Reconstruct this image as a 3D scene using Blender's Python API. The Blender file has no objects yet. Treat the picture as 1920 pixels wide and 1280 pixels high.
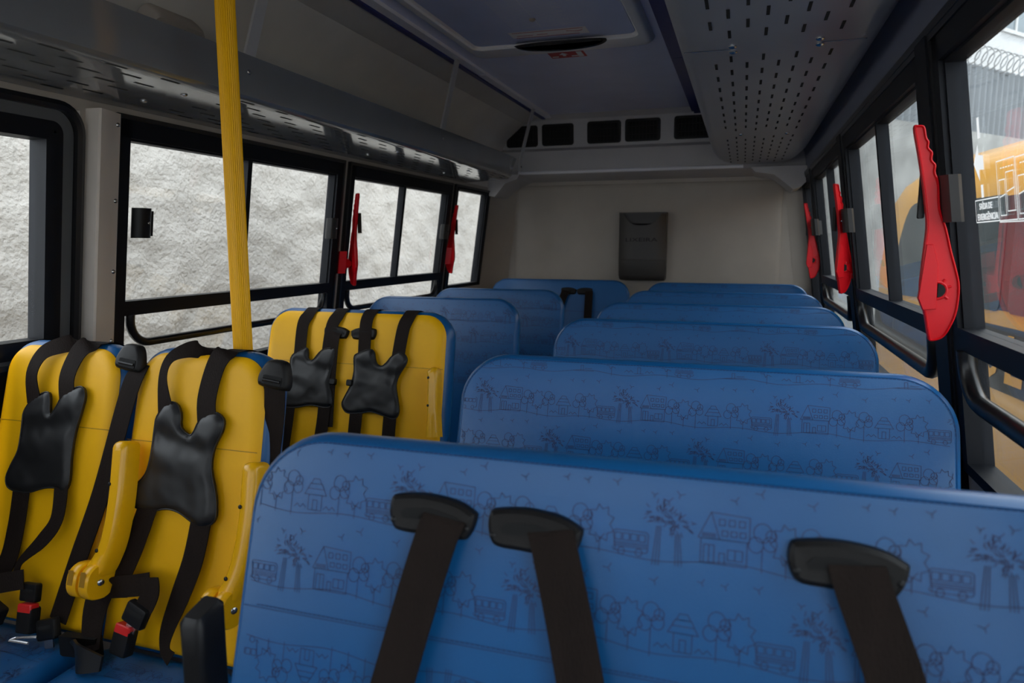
import bpy, bmesh, math, random
from mathutils import Vector, noise
from mathutils.geometry import delaunay_2d_cdt
random.seed(4)

# ------------------------------------------------------------------ camera, light, exposure
H = 1.26                                   # camera height above the bus floor; builders use heights relative to the eye
sc = bpy.context.scene
C = sc.collection
cam_d = bpy.data.cameras.new('camera'); cam = bpy.data.objects.new('camera', cam_d); C.objects.link(cam)
cam.location = (0, 0, H)
cam.rotation_euler = (math.radians(90 - 7.85), 0, math.radians(18.04))
cam_d.sensor_width = 36; cam_d.lens = 1320 / 1920 * 36
cam_d.clip_start = 0.02; cam_d.clip_end = 200
cam_d.dof.use_dof = True; cam_d.dof.focus_distance = 1.75; cam_d.dof.aperture_fstop = 5.0
sc.camera = cam
sc.view_settings.view_transform = 'Standard'; sc.view_settings.look = 'None'
sc.view_settings.gamma = 1; sc.view_settings.use_curve_mapping = False
sc.cycles.diffuse_bounces = 7
sc.view_settings.exposure = 0.45
wd = bpy.data.worlds.new('sky'); sc.world = wd; wd.use_nodes = True
bgn = wd.node_tree.nodes['Background']
bgn.inputs['Color'].default_value = (0.88, 0.94, 1.0, 1); bgn.inputs['Strength'].default_value = 2.5
sun_d = bpy.data.lights.new('sun', 'SUN'); sun = bpy.data.objects.new('sun', sun_d); C.objects.link(sun)
sun_d.energy = 2.4; sun_d.angle = math.radians(3); sun_d.color = (1.0, 0.94, 0.84)
sun.rotation_euler = Vector((0.05, 0.50, -0.85)).to_track_quat('-Z', 'Y').to_euler()

# ------------------------------------------------------------------ helpers
class MB:
    def __init__(s): s.v = []; s.f = []; s.m = []
    def add(s, vs, fs, mi=0):
        o = len(s.v); s.v += [tuple(p) for p in vs]
        for f in fs: s.f.append([o + i for i in f]); s.m.append(mi)
    def hexa(s, p, mi=0):                  # 8 corners: bottom 4 ccw, top 4
        s.add(p, [(3,2,1,0),(4,5,6,7),(0,1,5,4),(1,2,6,5),(2,3,7,6),(3,0,4,7)], mi)
    def box(s, x0, x1, y0, y1, z0, z1, mi=0):
        s.hexa([(x0,y0,z0),(x1,y0,z0),(x1,y1,z0),(x0,y1,z0),(x0,y0,z1),(x1,y0,z1),(x1,y1,z1),(x0,y1,z1)], mi)
    def loops(s, ls, mis=0, cap0=True, cap1=True, closed=True):
        n = len(ls[0]); o = len(s.v)
        for l in ls: s.v += [tuple(p) for p in l]
        for k in range(len(ls) - 1):
            mi = mis[k] if isinstance(mis, (list, tuple)) else mis
            for i in range(n if closed else n - 1):
                j = (i + 1) % n
                s.f.append([o+k*n+i, o+k*n+j, o+(k+1)*n+j, o+(k+1)*n+i]); s.m.append(mi)
        m0 = mis[0] if isinstance(mis, (list, tuple)) else mis
        m1 = mis[-1] if isinstance(mis, (list, tuple)) else mis
        if cap0: s.f.append([o+i for i in range(n)][::-1]); s.m.append(m0)
        if cap1: s.f.append([o+(len(ls)-1)*n+i for i in range(n)]); s.m.append(m1)
    def tube(s, pts, r, seg=10, mi=0, caps=True):
        pts = [Vector(p) for p in pts]; ls = []
        up = None
        for i, p in enumerate(pts):
            t = (pts[min(i+1, len(pts)-1)] - pts[max(i-1, 0)]).normalized()
            if up is None:
                up = Vector((0,0,1)) if abs(t.z) < .9 else Vector((1,0,0))
            a = t.cross(up).normalized(); up = a.cross(t).normalized()
            rr = r[i] if isinstance(r, (list, tuple)) else r
            ls.append([p + a*math.cos(2*math.pi*k/seg)*rr + up*math.sin(2*math.pi*k/seg)*rr for k in range(seg)])
        s.loops(ls, mi, caps, caps)
    def build(s, name, mats, parent=None, smooth=38):
        me = bpy.data.meshes.new(name)
        r = parent
        while r is not None and r.parent is not None: r = r.parent
        L = r.location if r is not None else Vector((0,0,0))
        me.from_pydata([(p[0]-L.x, p[1]-L.y, p[2]-L.z) for p in s.v], [], s.f)
        if not isinstance(mats, (list, tuple)): mats = [mats]
        for m in mats: me.materials.append(m)
        me.polygons.foreach_set('material_index', s.m)
        me.validate(); me.update()
        bm = bmesh.new(); bm.from_mesh(me); bmesh.ops.remove_doubles(bm, verts=bm.verts, dist=2e-6); bmesh.ops.recalc_face_normals(bm, faces=bm.faces); bm.to_mesh(me); bm.free()
        if smooth:
            me.shade_smooth(); me.set_sharp_from_angle(angle=math.radians(smooth))
        o = bpy.data.objects.new(name, me); C.objects.link(o)
        if parent is not None: o.parent = parent
        return o

def tag(o, label=None, cat=None, group=None, kind=None):
    if label: o['label'] = label
    if cat: o['category'] = cat
    if group: o['group'] = group
    if kind: o['kind'] = kind
    return o
def thing(name, loc, label, cat, group=None):
    o = bpy.data.objects.new(name, None); C.objects.link(o); o.location = loc
    o.empty_display_size = .05
    return tag(o, label, cat, group)
def structure(o): o['kind'] = 'structure'; return o
def part_label(o, label): o['label'] = label; return o
def copy_tree(o, parent=None):
    c = o.copy(); C.objects.link(c); c.parent = parent
    for ch in list(o.children): copy_tree(ch, c)
    return c

def smooth_path(pts, n=6, closed=False):
    out = []; N = len(pts)
    for i in range(N if closed else N - 1):
        g = lambda k: pts[k % N] if closed else pts[max(0, min(N-1, k))]
        p0, p1, p2, p3 = g(i-1), g(i), g(i+1), g(i+2)
        for k in range(n):
            t = k / n
            out.append(tuple(.5*((2*b) + (-a+c)*t + (2*a-5*b+4*c-d)*t*t + (-a+3*b-3*c+d)*t**3) for a, b, c, d in zip(p0, p1, p2, p3)))
    if not closed: out.append(tuple(pts[-1]))
    return out
def area2(o): return sum(o[i][0]*o[(i+1)%len(o)][1] - o[(i+1)%len(o)][0]*o[i][1] for i in range(len(o))) / 2
def ccw(o): return list(o) if area2(o) > 0 else list(o)[::-1]
def inset(o, d):
    if d == 0: return list(o)
    n = len(o); r = []
    for i in range(n):
        a, b, c = o[i-1], o[i], o[(i+1) % n]
        e1 = Vector((b[0]-a[0], b[1]-a[1])); e2 = Vector((c[0]-b[0], c[1]-b[1]))
        if e1.length < 1e-9: e1 = e2
        if e2.length < 1e-9: e2 = e1
        e1.normalize(); e2.normalize()
        n1 = Vector((-e1.y, e1.x)); n2 = Vector((-e2.y, e2.x))
        m = n1 + n2
        if m.length < 1e-6: m = n1.copy()
        m.normalize(); k = d / max(.5, m.dot(n1))
        r.append((b[0] + m.x*k, b[1] + m.y*k))
    return r
def rrect(x0, x1, y0, y1, r, n=6, corners=(1,1,1,1)):         # ccw from bottom-left
    o = []
    for (cx, cy, a0, on) in ((x0+r, y0+r, 180, corners[0]), (x1-r, y0+r, 270, corners[1]), (x1-r, y1-r, 0, corners[2]), (x0+r, y1-r, 90, corners[3])):
        if on:
            for k in range(n+1):
                a = math.radians(a0 + 90*k/n); o.append((cx + r*math.cos(a), cy + r*math.sin(a)))
        else:
            o.append((x0 if a0 in (180, 90) else x1, y0 if a0 in (180, 270) else y1))
    return o
def slab(mb, outline, F, layers, mis=0, cap0=True, cap1=True):  # layers of (inset, height), front first
    o = ccw(outline)
    mb.loops([[F(u, v, h) for u, v in inset(o, d)] for d, h in layers], mis, False, cap1)
    if cap0: cdt_cap(mb, inset(o, layers[0][0]), F, layers[0][1], mis[0] if isinstance(mis, (list, tuple)) else mis)
def cdt_cap(mb, o, F, h, mi=0):
    n = len(o); V, E_, Fc, *_ = delaunay_2d_cdt([Vector(p) for p in o], [(i, (i+1) % n) for i in range(n)], [], 1, 1e-6)
    mb.add([F(v.x, v.y, h) for v in V], [list(f) for f in Fc], mi)
def ribbon(mb, path, F, w, th=.0022, mi=0, n=7):                # flat strap along (u, v, h) points
    ws = w if isinstance(w, (list, tuple)) else [w]*len(path)
    P = smooth_path([tuple(p) + (x,) for p, x in zip(path, ws)], n)
    ls = []; last = (1, 0)
    for i, p in enumerate(P):
        a, b = P[max(0, i-1)], P[min(len(P)-1, i+1)]
        tu, tv, th_ = b[0]-a[0], b[1]-a[1], b[2]-a[2]
        L = math.hypot(tu, tv)
        if L > 1e-9 and L > .5*abs(th_): last_n = (tv/L, -tu/L)
        else: last_n = last
        if last_n[0]*last[0] + last_n[1]*last[1] < 0: last_n = (-last_n[0], -last_n[1])
        last = (last[0]*.6 + last_n[0]*.4, last[1]*.6 + last_n[1]*.4); q_ = math.hypot(*last); last = (last[0]/q_, last[1]/q_); hw = p[3]/2
        l = [(p[0]-last[0]*hw, p[1]-last[1]*hw), (p[0]+last[0]*hw, p[1]+last[1]*hw)]
        ls.append([F(l[0][0], l[0][1], p[2]+th), F(l[1][0], l[1][1], p[2]+th), F(l[1][0], l[1][1], p[2]), F(l[0][0], l[0][1], p[2])])
    mb.loops(ls, mi)
def dot(mb, p, nrm, r, h=.004, mi=0, seg=10):                   # small domed screw head
    nrm = Vector(nrm).normalized(); a = nrm.orthogonal().normalized(); b = nrm.cross(a); p = Vector(p)
    mb.loops([[p + nrm*hh + (a*math.cos(2*math.pi*k/seg) + b*math.sin(2*math.pi*k/seg))*rr for k in range(seg)] for rr, hh in ((r,0),(r,h*.4),(r*.75,h*.8),(r*.35,h))], mi)
def text_shape(s, size, bold=0.0):
    cu = bpy.data.curves.new('lettering', 'FONT'); cu.body = s; cu.size = size; cu.align_x = 'LEFT'; cu.resolution_u = 2; cu.offset = bold
    o = bpy.data.objects.new('lettering', cu); C.objects.link(o)
    dg = bpy.context.evaluated_depsgraph_get(); me = bpy.data.meshes.new_from_object(o.evaluated_get(dg))
    vs = [(v.co.x, v.co.y) for v in me.vertices]; fs = [list(p.vertices) for p in me.polygons]
    bpy.data.objects.remove(o); bpy.data.curves.remove(cu); bpy.data.meshes.remove(me)
    return vs, fs
def put_text(mb, s, box, F, mi=0, bold=0.0):                    # fit the text into (u0,u1,v0,v1)
    vs, fs = text_shape(s, 1, bold)
    xs = [v[0] for v in vs]; ys = [v[1] for v in vs]
    u0, u1, v0, v1 = box
    f = lambda v, h: F(u0 + (v[0]-min(xs))/(max(xs)-min(xs))*(u1-u0), v0 + (v[1]-min(ys))/(max(ys)-min(ys))*(v1-v0), h)
    n = len(vs)
    mb.add([f(v, 0) for v in vs] + [f(v, .0008) for v in vs], [x[::-1] for x in fs] + [[i+n for i in x] for x in fs], mi)
def strokes(mb, lines, F, w, h=0.0006, mi=0):                   # thin printed lines as flat quads
    for l in lines:
        for a, b in zip(l[:-1], l[1:]):
            du, dv = b[0]-a[0], b[1]-a[1]; L = math.hypot(du, dv)
            if L < 1e-6: continue
            nu, nv = -dv/L*w/2, du/L*w/2; eu, ev = du/L*w*.3, dv/L*w*.3
            mb.add([F(a[0]-nu-eu, a[1]-nv-ev, h), F(b[0]-nu+eu, b[1]-nv+ev, h), F(b[0]+nu+eu, b[1]+nv+ev, h), F(a[0]+nu-eu, a[1]+nv-ev, h)], [(0,1,2,3)], mi)

# ------------------------------------------------------------------ materials
def mat(name, col, rough=.5, metal=0, bump=0, scale=100, spec=.5, var=0, vscale=6, coat=0, detail=3, stretch=None):
    m = bpy.data.materials.new(name); m.use_nodes = True
    nt = m.node_tree; b = nt.nodes['Principled BSDF']
    b.inputs['Base Color'].default_value = (*col, 1); b.inputs['Roughness'].default_value = rough
    b.inputs['Metallic'].default_value = metal; b.inputs['Specular IOR Level'].default_value = spec
    if coat: b.inputs['Coat Weight'].default_value = coat; b.inputs['Coat Roughness'].default_value = .15
    tc = nt.nodes.new('ShaderNodeTexCoord'); src = tc.outputs['Object']
    if stretch:
        mp = nt.nodes.new('ShaderNodeMapping'); mp.inputs['Scale'].default_value = stretch
        nt.links.new(src, mp.inputs['Vector']); src = mp.outputs['Vector']
    n = nt.nodes.new('ShaderNodeTexNoise'); n.inputs['Scale'].default_value = vscale; n.inputs['Detail'].default_value = 4
    nt.links.new(src, n.inputs['Vector'])
    rp = nt.nodes.new('ShaderNodeValToRGB'); v = max(var, .02)
    rp.color_ramp.elements[0].position = .3; rp.color_ramp.elements[1].position = .7
    rp.color_ramp.elements[0].color = (*[c*(1-v) for c in col], 1); rp.color_ramp.elements[1].color = (*[min(1, c*(1+v*.6)) for c in col], 1)
    nt.links.new(n.outputs['Fac'], rp.inputs['Fac']); nt.links.new(rp.outputs['Color'], b.inputs['Base Color'])
    if bump:
        n2 = nt.nodes.new('ShaderNodeTexNoise'); n2.inputs['Scale'].default_value = scale; n2.inputs['Detail'].default_value = detail
        nt.links.new(src, n2.inputs['Vector'])
        bp = nt.nodes.new('ShaderNodeBump'); bp.inputs['Strength'].default_value = bump; bp.inputs['Distance'].default_value = .004
        nt.links.new(n2.outputs['Fac'], bp.inputs['Height']); nt.links.new(bp.outputs['Normal'], b.inputs['Normal'])
    return m
BLUE = mat('blue_vinyl', (.005, .094, .275), .34, bump=.05, scale=420, spec=.5, var=.05)
PRINT = mat('print_line', (.014, .030, .105), .5)
STITCH = mat('stitch_thread', (.008, .045, .15), .6)
YELLOW = mat('yellow_vinyl', (.95, .49, .002), .45, spec=.3, bump=.05, scale=420, var=.05)
YSTITCH = mat('yellow_seam', (.35, .17, .004), .6)
YPLAST = mat('yellow_plastic', (.88, .45, .004), .28, var=.03)
YPOLE = mat('yellow_ribbed_tube', (.88, .45, .003), .42, spec=.3, var=.03)
WEB = mat('black_webbing', (.015, .0095, .0075), .75, spec=.15, bump=.35, scale=500, stretch=(1, 1, .08), var=.2, vscale=30)
LEATHER = mat('black_leatherette', (.008, .008, .009), .45, bump=.12, scale=30, var=.1, detail=1)
BPLAST = mat('black_plastic', (.008, .008, .009), .42, spec=.3, bump=.06, scale=400)
GUIDE = mat('charcoal_plastic', (.009, .008, .0075), .5, spec=.25, bump=.06, scale=300)
RUBBER = mat('black_rubber', (.008, .008, .009), .32, bump=.05, scale=120)
FRAME = mat('black_window_paint', (.008, .009, .012), .5, spec=.15)
COVE_SHADE = mat('shaded_cove_lining', (.13, .14, .19), .4, var=.05)  # right cove only: the rack's shade is put into this darker colour
REDP = mat('red_plastic', (.60, .004, .010), .38, spec=.3, var=.05)
REDB = mat('red_button', (.75, .02, .02), .35)
STEEL = mat('steel', (.55, .55, .56), .25, 1)
ALU = mat('brushed_aluminium', (.60, .59, .58), .4, .5, bump=.05, scale=200, stretch=(1, 1, .05))
CLIPG = mat('grey_clip', (.04, .038, .037), .35, .3)
WALLM = mat('beige_lining', (.38, .33, .28), .5, bump=.05, scale=180, var=.06)
WALLG = mat('grey_lining', (.46, .435, .43), .45, bump=.05, scale=180, var=.05)
CEIL = mat('ceiling_laminate', (.60, .61, .76), .32, var=.05)
COVE = mat('cove_lining', (.62, .58, .53), .38, var=.06)
RACK = mat('grey_rack_paint', (.17, .175, .18), .085, spec=.8, bump=.012, scale=500, var=.05)
RACKR = mat('grey_rack_paint_dull', (.26, .27, .295), .3, bump=.05, scale=500, var=.05)
SLOT = mat('slot_dark', (.006, .006, .006), .9)
BLUETRIM_REFL = mat('blue_trim_and_reflection', (.014, .02, .15), .35)
PALETRIM = mat('pale_trim', (.78, .76, .78), .4)
FLOORM = mat('floor_vinyl', (.10, .10, .105), .6, bump=.1, scale=200, var=.15)
PILLAR = mat('pillar_cover_paint', (.68, .60, .52), .45, bump=.05, scale=260, var=.05)
BIN = mat('bin_plastic', (.045, .040, .037), .5, bump=.06, scale=300)
WHITE = mat('white_print', (.80, .80, .80), .5)
def decal():
    m = bpy.data.materials.new('white_film'); m.use_nodes = True; nt = m.node_tree; nt.nodes.clear()
    out = nt.nodes.new('ShaderNodeOutputMaterial'); a = nt.nodes.new('ShaderNodeBsdfDiffuse'); b = nt.nodes.new('ShaderNodeBsdfTranslucent'); x = nt.nodes.new('ShaderNodeMixShader')
    for n in (a, b): n.inputs['Color'].default_value = (.9, .9, .9, 1)
    x.inputs[0].default_value = .6; nt.links.new(a.outputs[0], x.inputs[1]); nt.links.new(b.outputs[0], x.inputs[2]); nt.links.new(x.outputs[0], out.inputs['Surface'])
    return m
FILM = decal()
REVEAL = mat('grey_reveal', (.085, .088, .09), .5)
REDINK = mat('red_print', (.50, .02, .02), .5)
PAPER = mat('notice_print', (.70, .70, .74), .5)
HATCH = mat('hatch_panel', (.50, .54, .72), .35, var=.05)
HATCHF = mat('hatch_rim', (.84, .79, .75), .4, var=.05)  # pale rim colour includes the light its rounded edge catches
BUSY = mat('bus_yellow_paint', (.62, .29, .008), .22, coat=.4, var=.03)
BUSK = mat('bus_black_band', (.012, .013, .016), .3)
BUSG = mat('bus_dark_glass', (.025, .042, .05), .06, spec=.5, var=.2, vscale=1.2)
CONC = mat('concrete', (.30, .30, .29), .85, bump=.6, scale=25, var=.25, vscale=2.5)
CORR = mat('corrugated_sheet', (.17, .185, .20), .5, .2, var=.1, vscale=1)
FACADE = mat('white_render', (.55, .55, .55), .8, bump=.1, scale=30, var=.06)
FGLASS = mat('facade_glass', (.10, .14, .16), .1, spec=.9, var=.3, vscale=1.5)
ASPH = mat('asphalt', (.36, .35, .33), .9, bump=.4, scale=60, var=.2)
GALV = mat('galvanised_wire', (.3, .3, .3), .4, .8)

def stucco():
    m = mat('rough_stucco', (.56, .532, .488), .9, bump=1.0, scale=38, var=.16, vscale=1.6, detail=6)
    nt = m.node_tree
    for n in nt.nodes:
        if n.type == 'BUMP': n.inputs['Distance'].default_value = .02
    return m
STUCCO = stucco()
def glass(name, tint, dirt=.015):
    m = bpy.data.materials.new(name); m.use_nodes = True; nt = m.node_tree; nt.nodes.clear()
    out = nt.nodes.new('ShaderNodeOutputMaterial'); tr = nt.nodes.new('ShaderNodeBsdfTransparent'); gl = nt.nodes.new('ShaderNodeBsdfGlossy')
    tr.inputs['Color'].default_value = (*tint, 1); gl.inputs['Roughness'].default_value = .01; gl.inputs['Color'].default_value = (.9, .95, 1, 1)
    lw = nt.nodes.new('ShaderNodeLayerWeight'); lw.inputs['Blend'].default_value = .5
    pw = nt.nodes.new('ShaderNodeMath'); pw.operation = 'POWER'; pw.inputs[1].default_value = 5; nt.links.new(lw.outputs['Facing'], pw.inputs[0])
    fr = nt.nodes.new('ShaderNodeMath'); fr.operation = 'MULTIPLY_ADD'; fr.inputs[1].default_value = .75; fr.inputs[2].default_value = .03; nt.links.new(pw.outputs[0], fr.inputs[0])
    mx = nt.nodes.new('ShaderNodeMixShader'); nt.links.new(fr.outputs[0], mx.inputs[0]); nt.links.new(tr.outputs[0], mx.inputs[1]); nt.links.new(gl.outputs[0], mx.inputs[2])
    df = nt.nodes.new('ShaderNodeBsdfDiffuse'); df.inputs['Color'].default_value = (.7, .72, .74, 1)
    tc = nt.nodes.new('ShaderNodeTexCoord'); n = nt.nodes.new('ShaderNodeTexNoise'); n.inputs['Scale'].default_value = 14; n.inputs['Detail'].default_value = 6
    nt.links.new(tc.outputs['Object'], n.inputs['Vector'])
    mr = nt.nodes.new('ShaderNodeMapRange'); mr.inputs[1].default_value = .35; mr.inputs[2].default_value = .8; mr.inputs[3].default_value = 0; mr.inputs[4].default_value = dirt
    nt.links.new(n.outputs['Fac'], mr.inputs[0])
    m2 = nt.nodes.new('ShaderNodeMixShader'); nt.links.new(mr.outputs[0], m2.inputs[0]); nt.links.new(mx.outputs[0], m2.inputs[1]); nt.links.new(df.outputs[0], m2.inputs[2])
    nt.links.new(m2.outputs[0], out.inputs['Surface'])
    return m
GLASS = glass('clear_glass', (.96, .97, .97)); GLASSR = glass('dusty_glass', (.95, .97, .97), .012)

# ------------------------------------------------------------------ body shell
KL = .14
def W(side, y, z, off=0.0):                # a point on the leaning side wall, off = distance towards the cabin
    return (-1.67 + KL*z + off, y, z) if side == 'L' else (.39 - KL*z - off, y, z)
def wbox(mb, side, y0, y1, z0, z1, o0, o1, mi=0):
    p = [W(side, y0, z0, o0), W(side, y0, z0, o1), W(side, y1, z0, o1), W(side, y1, z0, o0), W(side, y0, z1, o0), W(side, y0, z1, o1), W(side, y1, z1, o1), W(side, y1, z1, o0)]
    mb.hexa(p, mi)
FLOOR = -H
YF, YR = -1.6, 4.80
WINS = {'L': [(.20, 1.426, -.30, .338), (1.538, 2.665, -.42, .338), (2.729, 3.836, -.42, .338), (3.905, 4.47, -.27, .338), (-1.4, .08, -.62, .338)],
        'R': [(.45, 1.59, -.45, .385), (1.70, 2.87, -.45, .385), (2.985, 4.10, -.45, .385), (4.18, 4.72, -.45, .385), (-1.5, .35, -.45, .385)]}
def side_wall(side, ztop):
    ws = WINS[side]; mb = MB()
    ys = sorted({YF, YR, *[w[0] for w in ws], *[w[1] for w in ws]})
    for a, b in zip(ys[:-1], ys[1:]):
        m = (a+b)/2; w = [q for q in ws if q[0] < m < q[1]]
        if w:
            wbox(mb, side, a, b, FLOOR, w[0][2], -.04, 0); wbox(mb, side, a, b, w[0][3], ztop, -.04, 0)
        else: wbox(mb, side, a, b, FLOOR, ztop, -.04, 0)
    return mb
structure(side_wall('L', .372).build('wall_left', WALLM))
structure(side_wall('R', .41).build('wall_right', WALLG))
mb = MB(); mb.box(-1.95, .65, YF, YR+.05, FLOOR-.06, FLOOR); structure(mb.build('floor', FLOORM))
# ceiling shell: flat centre and the two coves, one thick skin
prof = [(-1.62, .37), (-1.617, .45), (-1.585, .575), (-1.51, .69), (-1.425, .757), (-1.40, .778), (-1.385, .778), (-1.26, .822), (-.27, .822), (.02, .81), (.17, .75), (.27, .64), (.318, .52), (.334, .405)]
def thick(prof, t):
    return [(x + (x+.64)*t/1.0*1.2, z + t*1.6) for x, z in prof]
mb = MB()
outer = [(-1.66, .37), (-1.66, .46), (-1.62, .60), (-1.54, .73), (-1.45, .80), (-1.42, .82), (-1.40, .83), (-1.27, .87), (-.26, .87), (.04, .86), (.20, .79), (.31, .67), (.36, .53), (.375, .405)]
loop = prof + outer[::-1]
mb.loops([[(x, y, z) for x, z in loop] for y in (YF, YR)], 0)
ceil = structure(mb.build('ceiling', [CEIL, COVE, COVE_SHADE], smooth=25))
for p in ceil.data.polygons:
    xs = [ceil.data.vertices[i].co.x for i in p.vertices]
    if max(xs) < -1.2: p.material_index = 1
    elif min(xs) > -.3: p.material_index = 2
# rear wall with its padded panel, ledge and vents panel
mb = MB(); mb.box(-1.80, .50, YR, YR+.05, FLOOR, -.42); mb.box(-1.69, .40, YR, YR+.05, -.42, .36); mb.box(-1.66, .36, YR, YR+.05, .36, .87)
structure(mb.build('wall_rear', WALLM))
mb = MB(); F = lambda u, v, h: (u, YR - h, v)
slab(mb, rrect(-1.545, .225, -.75, .40, .06), F, [(.03, .012), (.012, .010), (.003, .006), (0, 0)], cap1=False)
structure(mb.build('trim_1', WALLM))
mb = MB()   # rounded lining of the two rear corners
for s in (0, 1):
    pts = [W('L', 4.50, 0, 0), W('L', 4.62, 0, .003), (-1.62, 4.72, 0), (-1.56, YR-.003, 0)] if s == 0 else [W('R', 4.73, 0, 0), (.38, 4.765, 0), (.34, 4.785, 0), (.28, YR-.003, 0)]
    ls = []
    for z in (FLOOR, .45):
        k = KL*z*(1 if s == 0 else -1)
        ls.append([(p[0] + k, p[1], z) for p in pts] + [((-1.70 if s == 0 else .42) + k, YR-.001, z)])
    mb.loops(ls)
structure(mb.build('trim_2', WALLM))
mb = MB()   # rear bulkhead above the wall: vent panel, lower ledge
pf = [(4.50, .825), (4.552, .795), (4.565, .62), (4.535, .60), (4.52, .475), (4.535, .452), (4.60, .440), (4.80, .425), (4.80, .825)]
mb.loops([[(x, y, z) for y, z in pf] for x in (-1.60, .33)])
structure(mb.build('trim_3', WALLG, smooth=20))
mb = MB(); mb.tube([(-1.425, 4.512, .462), (-.9, 4.512, .462), (-.45, 4.512, .462), (-.02, 4.512, .462)], .011, 8)
structure(mb.build('trim_4', PALETRIM))
mb = MB()   # corner brackets under the ledge
for s, o in ((0, [(-1.66, .45), (-1.40, .45), (-1.42, .42), (-1.50, .395), (-1.545, .345), (-1.575, .31), (-1.62, .318), (-1.66, .37)]), (1, [(.34, .45), (.02, .45), (.05, .42), (.15, .405), (.21, .36), (.26, .315), (.30, .33), (.34, .37)])):
    mb.loops([[(x, y, z) for x, z in ccw(o)] for y in (4.46, 4.79)])
structure(mb.build('trim_5', WALLG))
# ceiling trims
mb = MB(); mb.box(-1.252, -1.212, YF, 3.31, .808, .824); mb.box(-1.252, -1.212, 3.318, 4.56, .806, .824)
mb.box(-1.275, -1.252, YF, 4.55, .80, .83, 1); structure(mb.build('trim_6', [PALETRIM, BLUETRIM_REFL], smooth=0))  # blue side strip colours in the reflection and shadow beside the pale trim
mb = MB(); mb.box(-.333, -.318, YF, 4.55, .80, .826, 1); mb.box(-.318, -.262, YF, 3.2, .788, .826); mb.box(-.318, -.262, 3.206, 4.58, .788, .826)
structure(mb.build('trim_7', [BLUETRIM_REFL, BLUETRIM_REFL], smooth=0))
# front bulkhead: closed below, unseen unglazed windscreen opening above, sized for the cabin light
mb = MB(); mb.box(-1.95, .65, YF-.04, YF, FLOOR, .0); mb.box(-1.66, .36, YF-.04, YF, .45, .87); mb.box(-1.66, -1.45, YF-.04, YF, -.20, .45); mb.box(.15, .36, YF-.04, YF, -.20, .45); structure(mb.build('wall_front', WALLG))

# ------------------------------------------------------------------ windows
def window(side, idx, y0, y1, zt=.338, zg=.290, zb=-.163, zbot=-.42, latches=(), mull=True, rail=True, gm=None):
    gm = gm or (GLASS if side == 'L' else GLASSR)
    o = bpy.data.objects.new('window_%d' % idx, None); C.objects.link(o); structure(o); o.location = W(side, (y0+y1)/2, zbot, 0)
    mb = MB(); t = .037
    for a in ((y0, y1, zg, zt), (y0, y1, zbot, zbot+.022), (y0, y0+t, zbot, zt), (y1-t, y1, zbot, zt), (y0+t, y1-t, zb-.042, zb)):
        if a[2] == zb-.042 and not rail: continue
        wbox(mb, side, *a, -.035, .012)
    for a in ((y0+t, y1-t, zg-.006, zg), (y0+t, y0+t+.006, zb, zg), (y1-t-.006, y1-t, zb, zg)): wbox(mb, side, *a, -.03, .002)
    mb.build('frame', FRAME, o, smooth=0)
    mb = MB()   # rubber surround
    for a in ((y0-.012, y1+.012, zt, zt+.012), (y0-.012, y0, zbot, zt), (y1, y1+.012, zbot, zt)): wbox(mb, side, *a, 0, .016)
    mb.build('seal', RUBBER, o, smooth=0)
    if mull:
        ym = (y0+y1)/2 - .015; mb = MB(); wbox(mb, side, ym-.011, ym+.011, zb, zg, -.028, .004)
        wbox(mb, side, ym+.011, ym+.017, zb, zg, -.024, -.004); mb.build('mullion', FRAME, o, smooth=0)
        for a, b, of in ((y0+t, ym, -.012), (ym, y1-t, -.020)):
            mb = MB(); wbox(mb, side, a, b, zb, zg, of-.004, of); mb.build('pane', gm, o, smooth=0)
    else:
        mb = MB(); wbox(mb, side, y0+t, y1-t, zb if rail else zbot+.02, zg, -.016, -.012); mb.build('pane', gm, o, smooth=0)
    if rail:
        mb = MB(); wbox(mb, side, y0+t, y1-t, zbot+.02, zb-.042, -.018, -.014); mb.build('lower_pane', gm, o, smooth=0)
        mb = MB()   # padded tube following the rounded corners of the lower pane
        a, b, zr, r = y0+.062, y1-.062, -.292, .075
        pts = [(a, zb-.04)] + [(a, zb-.055)] + [(a+r-r*math.cos(t_*math.pi/14), zr+r-r*math.sin(t_*math.pi/14)) for t_ in range(8)]
        pts += [(b-r+r*math.sin(t_*math.pi/14), zr+r-r*math.cos(t_*math.pi/14)) for t_ in range(8)] + [(b, zb-.055), (b, zb-.04)]
        mb.tube([W(side, y, z, .006) for y, z in pts], .017 if side == 'R' else .013, 10)
        mb.build('guard_tube', RUBBER, o)
    for (ly, lz, m_, w_) in latches:
        mb = MB(); ls = []
        for z in (lz-.042, lz+.042):
            l = []
            for k in range(9):
                q = math.pi*k/8; l.append((ly - w_/2*math.cos(q), z, .016 + .026*math.sin(q)**.7))
            for k in range(8, -1, -1):
                q = math.pi*k/8; l.append((ly - (w_/2-.004)*math.cos(q), z, .010 + .024*math.sin(q)**.7))
            ls.append([W(side, *p) for p in l])
        mb.loops(ls); lt = mb.build('latch', m_, o)
        mb = MB(); wbox(mb, side, ly+.004, ly+w_/2+.02, lz-.036, lz+.036, -.010, .016); mb.build('latch_plate', m_, lt, smooth=0)
        mb = MB(); dot(mb, W(side, ly+.006, lz, .042), (1 if side == 'L' else -1, 0, 0), .004); mb.build('rivet', STEEL, lt)
    return o
w2 = window('L', 2, *WINS['L'][1][:2], latches=((1.612, .060, BPLAST, .058), (2.598, .066, CLIPG, .058)))
w3 = window('L', 3, *WINS['L'][2][:2], latches=((3.775, .072, CLIPG, .075),))
w4 = window('L', 4, 3.905, 4.47, zbot=-.27, zg=.325, mull=False, rail=False)
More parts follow.
